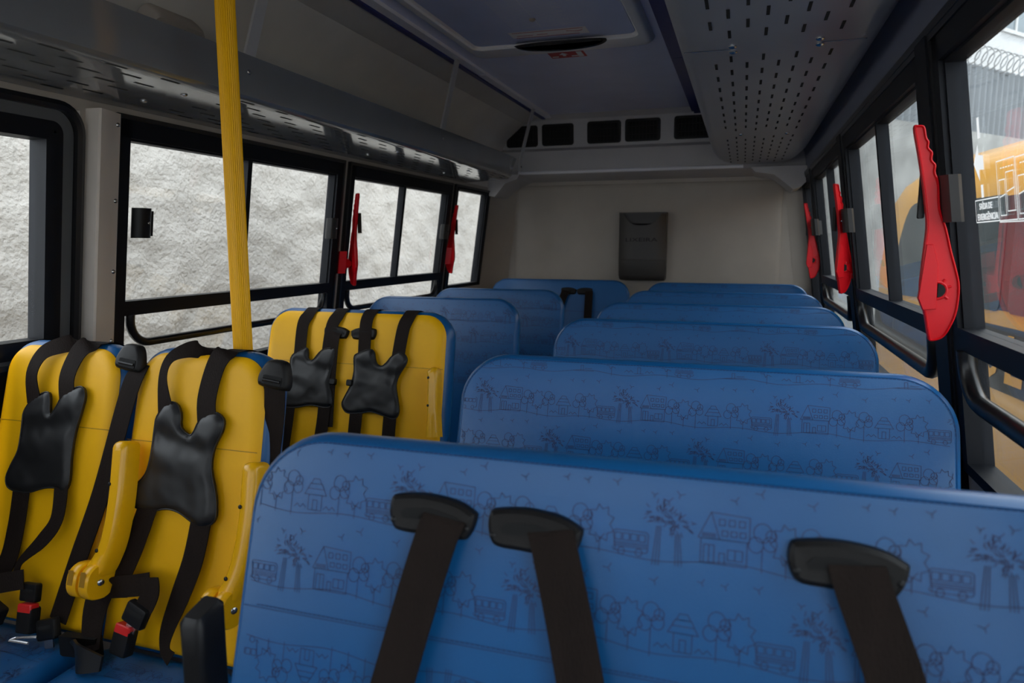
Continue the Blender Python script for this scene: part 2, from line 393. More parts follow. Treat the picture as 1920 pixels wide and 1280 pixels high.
r1 = window('R', 5, *WINS['R'][0][:2], zt=.385, zg=.340, zb=-.160, zbot=-.45, latches=((1.548, .082, CLIPG, .175),), mull=False)
r2 = window('R', 6, *WINS['R'][1][:2], zt=.385, zg=.340, zb=-.160, zbot=-.45, latches=((2.83, .084, CLIPG, .13),))
r3 = window('R', 7, *WINS['R'][2][:2], zt=.385, zg=.340, zb=-.160, zbot=-.45, latches=((4.05, .088, CLIPG, .13),))
r4 = window('R', 8, *WINS['R'][3][:2], zt=.385, zg=.340, zb=-.160, zbot=-.45, mull=False, rail=False)
r0 = window('R', 9, *WINS['R'][4][:2], zt=.385, zg=.340, zb=-.160, zbot=-.45, mull=False, rail=False)  # unseen window beside the camera, put in to light the cabin
l0 = window('L', 10, *WINS['L'][4][:2], zbot=-.62, mull=False, rail=False)  # unseen driver window, made deep to let in more light
# driver-side window with rounded rubber corners
o = bpy.data.objects.new('window_1', None); C.objects.link(o); structure(o); o.location = W('L', .8, -.3)
def ring(mb, y0, y1, z0, z1, r0, w, o0, o1, o2):
    F = lambda u, v, h: W('L', u, v, h)
    a = rrect(y0, y1, z0, z1, r0, 8); b = inset(a, w)
    mb.loops([[F(u, v, o0) for u, v in a], [F(u, v, o1) for u, v in a], [F(u, v, o2) for u, v in inset(a, w*.5)], [F(u, v, o1) for u, v in b], [F(u, v, o0) for u, v in b]], 0, False, False)
mb = MB(); ring(mb, .19, 1.432, -.318, .350, .075, .022, -.03, .014, .018); mb.build('seal', RUBBER, o)
mb = MB(); ring(mb, .212, 1.408, -.296, .330, .06, .036, -.04, .002, .003); mb.build('frame', REVEAL, o)
mb = MB(); ring(mb, .25, 1.376, -.285, .300, .03, .045, -.05, .006, .012); mb.build('inner_frame', FRAME, o)
mb = MB(); wbox(mb, 'L', .29, 1.335, -.25, .262, -.030, -.025); mb.build('pane', GLASS, o, smooth=0)
# black lower lining by the driver-side window
mb = MB(); wbox(mb, 'L', -.2, 1.432, -.75, -.318, 0, .006); structure(mb.build('trim_8', BPLAST, smooth=0))
# right-hand posts are covered in black between the windows
mb = MB()
for a, b in ((1.602, 1.688), (2.882, 2.973), (4.112, 4.168)): wbox(mb, 'R', a, b, -.80, .398, 0, .020)
structure(mb.build('trim_9', FRAME, smooth=0))
mb = MB(); wbox(mb, 'R', .3, YR-.08, .397, .412, 0, .018); structure(mb.build('trim_10', RUBBER, smooth=0))
# folded sheet-metal pillar cover with three screws
o = bpy.data.objects.new('trim_11', None); C.objects.link(o); structure(o); o.location = W('L', 1.49, -.9)
mb = MB(); ls = []
for z in (-.95, .346): ls.append([W('L', y, z, f) for y, f in ((1.442, 0), (1.446, .040), (1.452, .043), (1.500, .030), (1.505, .027), (1.534, .018), (1.536, 0))])
mb.loops(ls); mb.build('cover', PILLAR, o, smooth=20)
for z in (.316, .117, -.075, -.27):
    mb = MB(); dot(mb, W('L', 1.520, z, .023), (1, -.3, 0), .006, .004); mb.build('screw', STEEL, o)
# exit markings on the first right-hand pane
FG = lambda u, v, h: W('R', -u, v, -.0115 + h)                 # u runs towards the front of the bus
mb = MB()
strokes(mb, [[(-1.472, .0765), (-1.352, .0765), (-1.352, .0385), (-1.472, .0385), (-1.472, .0765)]], FG, .002)
put_text(mb, 'SAÍDA DE', (-1.452, -1.386, .060, .074), FG, bold=.012); put_text(mb, 'EMERGÊNCIA', (-1.465, -1.359, .0415, .056), FG, bold=.012)
part_label(mb.build('exit_marking', FILM, r1, smooth=0), 'white boxed emergency exit lettering')
mb = MB()
mb.add([FG(a, b, .0002) for a, b in ((-1.468, .140), (-1.44, .172), (-1.44, .153), (-1.415, .150), (-1.415, .126), (-1.44, .128), (-1.44, .108))], [tuple(range(7))])
mb.add([FG(a, b, .0002) for a, b in ((-1.437, .215), (-1.425, .215), (-1.425, .180), (-1.437, .180))], [(0,1,2,3)])
mb.add([FG(a, b, .0002) for a, b in ((-1.437, .102), (-1.425, .102), (-1.425, .080), (-1.437, .080))], [(0,1,2,3)])
part_label(mb.build('arrow_decal', FILM, r1, smooth=0), 'white arrow pointing at the latch')
mb = MB(); L_ = []
def R_(a, b, c, d): L_.append([(a, c), (b, c), (b, d), (a, d), (a, c)])
R_(-1.352, -1.272, .038, .132); R_(-1.268, -1.19, .038, .130)
R_(-1.345, -1.318, .046, .102); R_(-1.312, -1.278, .052, .112); R_(-1.262, -1.235, .046, .102); R_(-1.228, -1.196, .052, .112)
L_ += [[(-1.345, .075), (-1.318, .079)], [(-1.312, .082), (-1.278, .087)], [(-1.262, .075), (-1.235, .079)], [(-1.228, .082), (-1.196, .087)], [(-1.352, .036), (-1.19, .034)]]
L_ += [[(-1.335 + k*.012, .120), (-1.328 + k*.012, .120)] for k in range(5)] + [[(-1.25 + k*.012, .120), (-1.243 + k*.012, .120)] for k in range(4)]
strokes(mb, L_, FG, .0017); part_label(mb.build('instruction_decal', FILM, r1, smooth=0), 'white line drawing of how to open the window')

# ------------------------------------------------------------------ benches
AL = math.radians(14); SA, CA = math.sin(AL), math.cos(AL)
def seat_frame(Yt, zt=-.22):
    return lambda u, v, h: (u, Yt + v*SA - h*CA, zt + v*CA + h*SA)
def circ(cx, cy, r, n=14, sy=1.0, a0=0): return [(cx + r*math.cos(a0 + 2*math.pi*k/n), cy + r*sy*math.sin(a0 + 2*math.pi*k/n)) for k in range(n+1)]
def pattern_tile():
    rnd = random.Random(11); L = []
    g = lambda u: .0030*math.sin(2*math.pi*u/.145) + .0012*math.sin(2*math.pi*u/.29 + 1)
    L.append([(k*.29/36, g(k*.29/36)) for k in range(37)])
    def rect(a, b, c, d): L.append([(a, c), (b, c), (b, d), (a, d), (a, c)])
    def cluster(u):
        L.append([(u, g(u)-.003), (u, .021)])
        for dx, dy, r in ((0, .037, .0085), (-.006, .025, .007), (.007, .027, .0065), (.008, .035, .005)): L.append(circ(u+dx, dy, r, 12, 1.1))
    def jagged(u):
        L.append([(u, g(u)-.003), (u, .014)]); L.append([(u-.005, .018), (u, .012), (u+.005, .018)])
        L.append([(u + (.012 + (.003 if k % 2 else -.002))*math.cos(2*math.pi*k/18), .028 + (.017 + (.003 if k % 2 else -.002))*math.sin(2*math.pi*k/18)) for k in range(19)])
    def hut(u):
        rect(u-.009, u+.009, .002, .020); rect(u-.003, u+.003, .002, .014)
        for a, b, c, d in ((.015, .011, .020, .027), (.011, .008, .027, .033), (.007, .004, .033, .039)): L.append([(u-a, c), (u+a, c), (u+b, d), (u-b, d), (u-a, c)])
        for s in (-1, 1): L.append([(u+s*(.012+.004*k), .004 + (.004 if k % 2 else 0)) for k in range(5)])
    def bus(u):
        L.append(rrect(u-.018, u+.018, .003, .024, .003, 3)[:] + [(u-.015, .003)])
        for k in range(4): rect(u-.016+k*.0082, u-.0095+k*.0082, .014, .021)
        for v in (.0115, .0095, .0075): L.append([(u-.017, v), (u+.017, v)])
        for s in (-.009, .009): L.append(circ(u+s, .003, .0036, 10))
    def palm(u, hgt, lean):
        for d in (-.002, 0, .002): L.append([(u+d*1.6, g(u)-.004), (u+lean+d, hgt-.010)])
        for k in range(46):
            a = rnd.uniform(0, 2*math.pi); r = rnd.uniform(.002, .015); x, y = u+lean+r*math.cos(a), hgt + r*.8*math.sin(a) + .002
            b = a + rnd.uniform(-.7, .7); L.append([(x, y), (x+.0045*math.cos(b), y+.0045*math.sin(b))])
    def house(u):
        L.append([(u-.025, .026), (u-.013, .052), (u+.024, .050), (u+.024, .026), (u-.025, .026)]); L.append([(u-.013, .052), (u-.004, .026)])
        rect(u-.022, u+.022, .002, .026)
        for k in range(3): rect(u-.005+k*.0095, u+.0005+k*.0095, .040, .046); rect(u-.002+k*.0085, u+.0035+k*.0085, .030, .035)
        rect(u-.019, u-.009, .002, .020); L.append([(u-.014, .002), (u-.014, .020)]); rect(u-.004, u+.001, .002, .013); rect(u+.004, u+.018, .007, .017); L.append([(u+.011, .007), (u+.011, .017)])
        for v in (.028, .0295, .031): L.append([(u-.021, v), (u-.008, v)])
    house(.028); cluster(.064); jagged(.086); cluster(.108); hut(.140); cluster(.172); jagged(.194); bus(.226); palm(.252, .042, .002); palm(.275, .036, -.002)
    for k in range(9):
        x, y = rnd.uniform(0, .29), rnd.uniform(.056, .076); s = rnd.uniform(.7, 1.1); a = rnd.uniform(-.5, .5)
        for dx, dy in ((-.0045, .003), (.0045, .003), (.0, -.004)): L.append([(x, y), (x + s*(dx*math.cos(a)-dy*math.sin(a)), y + s*(dx*math.sin(a)+dy*math.cos(a)))])
    return L
TILE = pattern_tile()
def print_lines(u0, u1, rows, r, flip_below=None):
    out = []
    for i, v0 in enumerate(rows):
        flip = flip_below is not None and v0 < flip_below
        sh = .034 + (i % 2)*.147
        k0 = math.floor((u0 + sh)/.29) - 1
        for k in range(k0, k0 + int((u1-u0)/.29) + 4):
            for l in TILE:
                run = []
                for a, b in l:
                    u = k*.29 - sh + (a if not flip else .29 - a); v = v0 + (b if not flip else -b)
                    ok = u0+.014 < u < u1-.014 and v < -.014
                    if ok and v > -r:
                        for cx in (u0+r, u1-r):
                            if (u < cx if cx == u0+r else u > cx) and math.hypot(u-cx, v+r) > r-.014: ok = False
                    if ok and flip_below is not None and abs(v-flip_below) < .004: ok = False
                    if ok: run.append((u, v))
                    else:
                        if len(run) > 1: out.append(run)
                        run = []
                if len(run) > 1: out.append(run)
    return out
def back_outline(u0, u1, r, bot, taper=.012):
    o = [(u0-taper, bot), (u1+taper, bot)]
    for cx, a0 in ((u1-r, 0), (u0+r, 90)):
        for k in range(11):
            a = math.radians(a0 + 9*k); o.append((cx + r*math.cos(a), -r + r*math.sin(a)))
    return o
def dashes(mb, pts, F, h, n_per, w, mi=0):
    for a, b in zip(pts[:-1], pts[1:]):
        L = math.hypot(b[0]-a[0], b[1]-a[1]); n = max(1, int(L/n_per))
        for k in range(n):
            s, e = (k+.1)/n, (k+.8)/n
            strokes(mb, [[(a[0]+(b[0]-a[0])*s, a[1]+(b[1]-a[1])*s), (a[0]+(b[0]-a[0])*e, a[1]+(b[1]-a[1])*e)]], F, w, h, mi)
LAY_BLUE = [(.050, .0), (.022, .0), (.0135, -.0005), (.012, -.0022), (.010, -.0012), (.004, -.008), (.0005, -.020), (0, -.034), (.002, -.046), (.010, -.057), (.024, -.062), (.06, -.062)]
LAY_YEL = [(.050, .012), (.040, .012), (.028, .0095), (.0185, .004), (.0150, -.002), (.0160, -.004), (.006, -.010), (.001, -.022), (0, -.040), (.003, -.056), (.012, -.066), (.026, -.070), (.06, -.070)]
def backrest(parent, F, u0, u1, r=.105, bot=-.66, yellow=False, rows=(), seam=-.205, flip=False):
    mb = MB(); o = back_outline(u0, u1, r, bot)
    if yellow: slab(mb, o, F, LAY_YEL, [0]*4 + [1]*8)
    else: slab(mb, o, F, LAY_BLUE, 0)
    if rows: strokes(mb, print_lines(u0, u1, rows, r, seam if flip else None), F, .00085, .0004, 2)
    b = mb.build('backrest', [YELLOW, BLUE, PRINT] if yellow else [BLUE, BLUE, PRINT], parent)
    mb = MB()
    if yellow:
        strokes(mb, [[(u0+.012, seam), (u1-.012, seam)]], F, .0016, .0126, 0)
    else:
        top = [p for p in inset(ccw(o), .0122) if p[1] > -.36]
        i0 = min(range(len(top)), key=lambda k: top[k][0] + top[k][1]*.01)
        top = sorted(top, key=lambda p: 0) if False else top
        dashes(mb, top, F, -.0008, .006, .0014)
        dashes(mb, [(u0+.03, seam), (u1-.03, seam)], F, .0008, .006, .0014)
        strokes(mb, [[(u0+.012, seam-.003), (u1-.012, seam-.003)]], F, .0012, .0005, 0)
    mb.build('seam', YSTITCH if yellow else STITCH, b, smooth=0)
    return b
def cushion(parent, u0, u1, Yt, z=-.86, depth=.40, rows=True, name='seat_cushion'):
    y1 = Yt - .64*SA + .015; y0 = y1 - depth
    mb = MB(); o = rrect(u0, u1, y0, y1, .05)
    Fc = lambda u, v, h: (u, v, z + h + .0*(v-y1))
    slab(mb, o, Fc, [(.05, 0), (.028, -.001), (.010, -.009), (0, -.026), (0, -.085), (.01, -.10), (.04, -.10)], 1)
    if rows:
        Fp = lambda u, v, h: (u, y1 + v, z + h)
        strokes(mb, [l for l in print_lines(u0, u1, (-.11, -.20, -.29, -.38), .06) if all(a[1] > -depth+.04 for a in l)], Fp, .0008, .0005, 2)
    return mb.build(name, [BLUE, BLUE, PRINT], parent)
def legs(parent, u0, u1, Yt, z=-.96, depth=.36):
    y1 = Yt - .64*SA
    mb = MB(); mb.box(u0+.04, u1-.04, y1-depth+.02, y1-.02, z-.02, z); mb.build('seat_frame', BPLAST, parent, smooth=0)
    for x in (u0+.08, u1-.08):
        mb = MB(); mb.tube([(x, y1-depth+.06, FLOOR), (x, y1-depth+.06, z-.06), (x, y1-depth+.10, z-.035), (x, y1-.10, z-.035), (x, y1-.06, z-.06), (x, y1-.06, FLOOR)], .016, 8)
        mb.build('leg', BPLAST, parent)
GSH = [(-.053, -.004), (-.052, .010), (-.046, .016), (-.016, .020), (.009, .019), (.031, .015), (.048, .007), (.052, .002), (.049, -.012), (.043, -.023), (.037, -.026), (.010, -.027), (-.018, -.026), (-.039, -.025), (-.048, -.019)]
def belt_guide(parent, F, u, v, s=1.0, h0=.0, flip=False):
    sg = -1 if flip else 1
    o = smooth_path([(u + sg*a*s, v + b*s) for a, b in GSH], 3, True)
    mb = MB(); slab(mb, o, F, [(.012*s, h0+.012), (.006*s, h0+.0125), (.0015, h0+.009), (0, h0+.003), (0, h0-.006)])
    g = mb.build('belt_guide', GUIDE, parent)
    mb = MB(); sl = [(u+sg*a*s, v+b*s) for a, b in ((-.037, -.004), (-.030, .0030), (0, .0050), (.030, -.0015), (.038, -.008), (.036, -.011), (.030, -.011), (0, -.007), (-.034, -.009))]
    slab(mb, sl, F, [(0, h0+.0132), (0, h0+.010)]); mb.build('slot', SLOT, g, smooth=0)
    for q in (-.045, .043):
        mb = MB(); c = F(u+q*s*sg, v-.012*s, h0+.0115); dot(mb, c, (0, -CA, SA), .0035*s, .002); mb.build('screw', BPLAST, g)
    return g
def strap(parent, F, path, w, name='belt', m=None, th=.0022):
    mb = MB(); ribbon(mb, path, F, w, th); return mb.build(name, m or WEB, parent)
ROWS = [-.030 - .090*k for k in range(7)]
def blue_bench(name, u0, u1, Yt, label, group, seam=-.205, zt=-.224, flip=False, rows=ROWS):
    t = thing(name, ((u0+u1)/2, Yt-.1, FLOOR), label, 'bench', group); F = seat_frame(Yt, zt)
    backrest(t, F, u0, u1, rows=rows, seam=seam, flip=flip)
    cushion(t, u0+.01, u1-.01, Yt); legs(t, u0, u1, Yt)
    return t, F
GR = 'blue benches along the yellow bus side'; GL = 'blue benches along the rough wall side'
# first bench in front of the camera
fb, FF = blue_bench('bus_bench', -.570, .385, .715, 'big blue printed bench in the front row, with black belt guides and hanging belts', GR, seam=-.212, flip=True, rows=(-.095, -.185, -.25, -.34, -.43))
for (u, v, path) in ((-.318, -.077, [(-.300, -.080, .0125), (-.306, -.10, .018), (-.322, -.168, .020), (-.343, -.267, .022), (-.375, -.42, .03)]),
                     (-.199, -.080, [(-.180, -.080, .0125), (-.172, -.10, .018), (-.154, -.160, .020), (-.135, -.229, .022), (-.09, -.40, .03)]),
                     (.106, -.075, [(.112, -.075, .0125), (.117, -.094, .018), (.132, -.135, .020), (.148, -.182, .022), (.20, -.36, .03)])):
    belt_guide(fb, FF, u, v); strap(fb, FF, path, .049)
am = bpy.data.objects  # black folded armrest on the aisle side
mb = MB(); o_ = rrect(-.656, -.620, .655, .705, .010)
mb.loops([[(x, y, -.95) for x, y in o_], [(x, y, -.52) for x, y in o_]] + [[(x, y, -.476 + (y-.645)*.26) for x, y in inset(o_, d)] for i, d in enumerate((.0,))] + [[(x, y, -.468 + (y-.645)*.26) for x, y in inset(o_, .006)]], 0)
arm = mb.build('armrest', BPLAST, fb)
mb = MB(); dot(mb, (-.646, .655, -.60), (0, -1, 0), .007, .004); mb.build('bolt', STEEL, arm)
# the other five benches on the yellow bus side are copies of the second one
sb, _ = blue_bench('bus_bench', -.560, .372, 1.375, 'blue printed three-seat bench straight behind the front bench, on the yellow bus side', GR, seam=-.24)
order = ['third', 'fourth', 'fifth', 'last']
for k, Y in enumerate((2.150, 2.81, 3.54, 4.36)):
    c = copy_tree(sb); c.location.y = Y - .1
    c['label'] = 'blue three-seat bench %s in the row on the yellow bus side%s' % (order[k], ', against the rear wall' if k == 3 else '')
# blue double benches on the rough wall side
lb, _ = blue_bench('bus_bench', -1.605, -.885, 2.82, 'blue two-seat bench directly behind the yellow double bench', GL, rows=[-.105-.088*k for k in range(4)], seam=-.10)
c = copy_tree(lb); c.location.y = 3.46 - .1; c.location.x += .035
c['label'] = 'blue two-seat bench second behind the yellow double bench'
rb, RF = blue_bench('bus_bench', -1.56, -.655, 4.36, 'blue rear bench by the waste bin, showing a pair of black belt guides', GL, zt=-.215, rows=[])
belt_guide(rb, RF, -1.035, -.075, .95); belt_guide(rb, RF, -.935, -.075, .95, flip=True)
strap(rb, RF, [(-1.05, -.08, .0125), (-1.065, -.12, .018), (-1.12, -.30, .02)], .05); strap(rb, RF, [(-.905, -.08, .0125), (-.902, -.12, .018), (-.90, -.30, .02)], .05)

# ------------------------------------------------------------------ yellow child seats
def padded(parent, F, o, h, seed):             # soft pad: meshed outline, puffed height with folds, piped edge
    o = ccw(o); n = len(o)
    us = [p[0] for p in o]; vs = [p[1] for p in o]
    def inside(x, y):
        c = False
        for i in range(n):
            (x1, y1), (x2, y2) = o[i-1], o[i]
            if (y1 > y) != (y2 > y) and x < (x2-x1)*(y-y1)/(y2-y1) + x1: c = not c
        return c
    def dist(x, y):
        d = 9
        for i in range(n):
            (x1, y1), (x2, y2) = o[i-1], o[i]; L = (x2-x1)**2 + (y2-y1)**2
            t = 0 if L < 1e-12 else max(0, min(1, ((x-x1)*(x2-x1) + (y-y1)*(y2-y1))/L))
            d = min(d, math.hypot(x-x1-t*(x2-x1), y-y1-t*(y2-y1)))
        return d
    pts = [Vector(p) for p in o]; g = .0065
    for i in range(int((max(us)-min(us))/g) + 1):
        for j in range(int((max(vs)-min(vs))/g) + 1):
            x = min(us) + (i + .5*(j % 2))*g; y = min(vs) + j*g
            if inside(x, y) and dist(x, y) > .004: pts.append(Vector((x, y)))
    V, E_, Fc, *_ = delaunay_2d_cdt(pts, [(i, (i+1) % n) for i in range(n)], [], 1, 1e-6)
    cu, cv = (min(us)+max(us))/2, (min(vs)+max(vs))/2
    def hh(x, y):
        d = dist(x, y); e = min(1, d/.014); b = .0075*math.sqrt(max(0, 1-(1-e)**2))
        k = e*e
        fold = .0050*math.sin((y-cv)*62 + (x-cu)*18*math.copysign(1, seed % 2 - .5) + 1.2 + seed) * math.exp(-((y-cv-.035)/.05)**2)
        return h + b + k*(fold + .0050*noise.noise(Vector((x*13, y*15, seed*3.1))) + .0012*noise.noise(Vector((x*40, y*40, seed))))
    mb = MB(); mb.add([F(v.x, v.y, hh(v.x, v.y)) for v in V], [list(f) for f in Fc])
    mb.loops([[F(u, v, h + a) for u, v in inset(o, d)] for d, a in ((.0, .0), (.0, -.006), (.003, -.008))], 0, False, True)
    p = mb.build('chest_pad', LEATHER, parent, smooth=60)
    mb = MB(); ring_ = [F(u, v, h + .001) for u, v in o]; mb.tube(ring_ + [ring_[0]], .0019, 6); mb.build('piping', LEATHER, p)
    return p
def chest_harness(parent, F, pad, shoulders, lowers, h=.026, seed=1):
    p = padded(parent, F, smooth_path(pad, 3, True), h, seed)
    for pts, ws in shoulders: strap(p, F, pts, ws, 'shoulder_strap')
    for pts, ws in lowers: strap(p, F, pts, ws, 'lower_strap')
    return p
def buckle(parent, F, u, v, h, ang, red_top=True, s=1.0):
    ca, sa = math.cos(ang), math.sin(ang)
    G = lambda a, b, c: F(u + (a*ca - b*sa)*s, v + (a*sa + b*ca)*s, h + c*s)
    mb = MB(); slab(mb, rrect(-.021, .021, -.030, .026, .006, 4), G, [(.006, .012), (.002, .011), (0, .006), (0, -.012), (.004, -.014)])
    b = mb.build('buckle', BPLAST, parent)
    mb = MB(); slab(mb, rrect(-.019, .019, .014, .033, .003, 3), G, [(.002, .0125), (0, .010), (0, -.008)]); part_label(mb.build('release_button', REDB, b), 'red release button')
    return b
def tongue(parent, F, u, v, h, ang, s=1.0):
    ca, sa = math.cos(ang), math.sin(ang)
    G = lambda a, b, c: F(u + (a*ca - b*sa)*s, v + (a*sa + b*ca)*s, h + c*s)
    mb = MB(); slab(mb, rrect(-.027, .027, -.022, .022, .006, 4), G, [(.006, .009), (.002, .008), (0, .003), (0, -.007)]); b = mb.build('belt_tongue', BPLAST, parent)
    mb = MB(); slab(mb, rrect(-.018, .018, .002, .009, .002, 3), G, [(0, .0096), (0, .006)]); mb.build('slot', SLOT, b, smooth=0)
    mb = MB(); slab(mb, rrect(-.012, .012, -.040, -.020, .003, 3), G, [(0, .002), (0, -.001)]); mb.build('blade', STEEL, b, smooth=0)
    return b
def adjuster(parent, F, u, v, h, ang):
    ca, sa = math.cos(ang), math.sin(ang)
    G = lambda a, b, c: F(u + a*ca - b*sa, v + a*sa + b*ca, h + c)
    mb = MB(); o = smooth_path([(-.034, .012), (-.020, .030), (.012, .033), (.026, .022), (.036, -.006), (.036, -.022), (.026, -.028), (-.026, -.028), (-.038, -.022), (-.040, -.006)], 3, True)
    slab(mb, o, G, [(.010, .018), (.005, .0165), (.0015, .012), (0, .006), (0, -.002)]); b = mb.build('belt_guide', GUIDE, parent)
    mb = MB(); slab(mb, rrect(-.022, .024, -.020, -.002, .003, 3), G, [(.0, .0195), (0, .014)]); mb.build('slot', SLOT, b, smooth=0)
    mb = MB(); mb.tube([G(-.020, -.012, .020), G(.022, -.012, .020)], .0035, 8); mb.build('slot_bar', BPLAST, b)
    return b
def yellow_armrest(parent, F, pts, w, fork=True):
    mb = MB(); P = smooth_path(pts, 6); ls = []
    for i, p in enumerate(P):
        a, b = P[max(0, i-1)], P[min(len(P)-1, i+1)]; du, dv = b[0]-a[0], b[1]-a[1]; L = math.hypot(du, dv); nu, nv = -dv/L, du/L
        k = i/(len(P)-1); e_ = (.55, .82, .94)[i] if i < 3 else 1; hw = w/2*e_*(1 + .5*max(0, k-.75)*2); d = .030*e_
        sec = [(-1, -.8), (-.75, -1), (.75, -1), (1, -.8), (1, .45), (.88, .8), (.55, 1), (-.55, 1), (-.88, .8), (-1, .45)]
        ls.append([F(p[0] + nu*hw*x, p[1] + nv*hw*x, p[2] + d*y*.8) for x, y in sec])
    mb.loops(ls); b = mb.build('armrest', YPLAST, parent)
    if fork:
        u, v, h = pts[-1]
        for s_ in (-1, 1):
            mb = MB(); F2 = lambda a, c, x: F(u + s_*.016 + x*.001, v - .008 + a, h - .01 + c)
            o = rrect(-.042, .030, -.030, .042, .030, 6)
            mb.loops([[F(u + s_*.016 + x, v + a, h + c) for a, c in ccw(inset(ccw(o), abs(x)*.2 if abs(x) > .010 else 0))] for x in (-.0125, -.009, .009, .0125)])
            mb.build('hinge_cheek', YPLAST, b)
        mb = MB()
        for s_ in (-1, 1):
            for c in (-.004, .020): mb.add([F(u + s_*.016 - .007, v - .012, h + .0425) , F(u + s_*.016 + .007, v - .012, h + .0425), F(u + s_*.016 + .007, v + .018, h + .0425), F(u + s_*.016 - .007, v + .018, h + .0425)], [(0,1,2,3)])
        mb.build('hinge_slot', YSTITCH, b, smooth=0)
        mb = MB(); dot(mb, F(u + .030, v - .006, h + .01), (1, -.4, 0), .007, .004); mb.build('bolt', STEEL, b)
    for q in (.35, .72):
        i = int(q*(len(P)-1)); p = P[i]
        mb = MB(); dot(mb, F(p[0] - w*.32, p[1], p[2] + .0245), (0, -CA, SA), .0042, .002); mb.build('screw', BPLAST, b)
    return b
padB = [(-1.191,-.155),(-1.172,-.128),(-1.147,-.123),(-1.13,-.144),(-1.125,-.173),(-1.102,-.188),(-1.091,-.183),(-1.079,-.156),(-1.058,-.141),(-1.034,-.137),(-1.017,-.152),(-1.019,-.177),(-1.033,-.209),(-1.035,-.252),(-1.016,-.306),(-1.01,-.348),(-1.022,-.367),(-1.048,-.374),(-1.072,-.364),(-1.105,-.35),(-1.137,-.347),(-1.168,-.354),(-1.204,-.355),(-1.23,-.348),(-1.239,-.33),(-1.228,-.309),(-1.204,-.281),(-1.196,-.249),(-1.194,-.21),(-1.194,-.178)]
padA = [(-1.578,-.173),(-1.563,-.15),(-1.534,-.130),(-1.512,-.124),(-1.504,-.14),(-1.5,-.165),(-1.494,-.174),(-1.48,-.153),(-1.466,-.128),(-1.429,-.108),(-1.41,-.107),(-1.401,-.127),(-1.406,-.161),(-1.416,-.209),(-1.418,-.263),(-1.414,-.316),(-1.422,-.339),(-1.432,-.342),(-1.451,-.336),(-1.486,-.34),(-1.529,-.354),(-1.571,-.355),(-1.596,-.348),(-1.605,-.328),(-1.596,-.3),(-1.58,-.264),(-1.578,-.222),(-1.579,-.194)]
def over(u, du=0.0): return [(u-du, -.10, -.078), (u, -.014, -.075), (u, .001, -.055), (u, .003, -.030), (u, -.003, -.006)]
GY = 'yellow child seats beside the pole'
# seat by the window
sa_ = thing('child_chair', (-1.51, 1.1, FLOOR), 'yellow child seat with black harness next to the beige pillar cover', 'seat', GY); FA = seat_frame(1.24, -.224)
backrest(sa_, FA, -1.695, -1.320, r=.085, yellow=True, seam=-.197); cushion(sa_, -1.72, -1.335, 1.24); legs(sa_, -1.70, -1.33, 1.24)
h = chest_harness(sa_, FA, padA, [(over(-1.478) + [(-1.50, -.012, .014), (-1.539, -.035, .030), (-1.557, -.085, .036), (-1.548, -.150, .027)], [.045]*5 + [.04, .034, .034, .042]),
      (over(-1.420) + [(-1.432, -.012, .016), (-1.449, -.040, .022), (-1.456, -.089, .030), (-1.449, -.140, .027)], [.045]*9)],
      [([(-1.552, -.335, .026), (-1.555, -.438, .024), (-1.563, -.519, .03), (-1.60, -.58, .05)], .050), ([(-1.434, -.325, .026), (-1.425, -.40, .034), (-1.452, -.450, .040), (-1.50, -.500, .045), (-1.502, -.525, .05)], [.04, .036, .032, .016, .02])], seed=2)
adjuster(sa_, FA, -1.290, -.034, .01, -.12)
strap(sa_, FA, [(-1.275, -.04, -.02), (-1.268, -.060, .016), (-1.284, -.125, .022), (-1.320, -.332, .024), (-1.358, -.480, .026), (-1.388, -.615, .030)], .048)
mb = MB(); tongue(sa_, FA, -1.390, -.628, .050, .3)
mb = MB(); mb.tube([FA(-1.395, -.64, .07), FA(-1.435, -.645, .085), FA(-1.440, -.648, .095), FA(-1.40, -.650, .085)], .0035, 8); mb.build('belt_anchor', STEEL, sa_)
tongue(sa_, FA, -1.448, -.558, .055, .05, .9); buckle(sa_, FA, -1.440, -.612, .06, .05); buckle(sa_, FA, -1.528, -.606, .075, 1.2)
strap(sa_, FA, [(-1.60, -.57, .07), (-1.54, -.555, .085), (-1.50, -.54, .085), (-1.46, -.53, .065)], .042, 'lap_strap')
# seat on the aisle
sb_ = thing('child_chair', (-1.11, 1.1, FLOOR), 'yellow child seat with black harness standing in front of the yellow pole, on the aisle', 'seat', GY); FB = seat_frame(1.24, -.224)
backrest(sb_, FB, -1.292, -.925, r=.085, yellow=True, seam=-.212); cushion(sb_, -1.298, -.925, 1.24); legs(sb_, -1.28, -.93, 1.24)
chest_harness(sb_, FB, padB, [(over(-1.115) + [(-1.140, -.008, .016), (-1.172, -.030, .030), (-1.180, -.075, .034), (-1.166, -.150, .027)], [.045]*5 + [.034, .022, .022, .042]),
      (over(-1.038) + [(-1.046, -.012, .016), (-1.060, -.045, .020), (-1.066, -.111, .026), (-1.056, -.165, .027)], [.047]*9)],
      [([(-1.182, -.335, .026), (-1.202, -.431, .034), (-1.216, -.490, .042), (-1.210, -.535, .052)], .050), ([(-1.218, -.512, .056), (-1.17, -.503, .060), (-1.120, -.490, .064)], .044), ([(-1.122, -.478, .066), (-1.113, -.51, .068), (-1.132, -.555, .07)], .044), ([(-1.044, -.355, .026), (-1.050, -.438, .030), (-1.066, -.512, .036), (-1.080, -.579, .045), (-1.072, -.614, .055), (-1.050, -.628, .06)], [.05, .05, .046, .034, .024, .03])])
tongue(sb_, FB, -1.138, -.553, .072, -.35); buckle(sb_, FB, -1.165, -.608, .07, -.15)
adjuster(sb_, FB, -.912, -.050, .004, -.12); strap(sb_, FB, [(-.915, -.07, .01), (-.914, -.085, .006), (-.918, -.14, -.006), (-.930, -.24, -.02), (-.95, -.5, -.03)], .05)
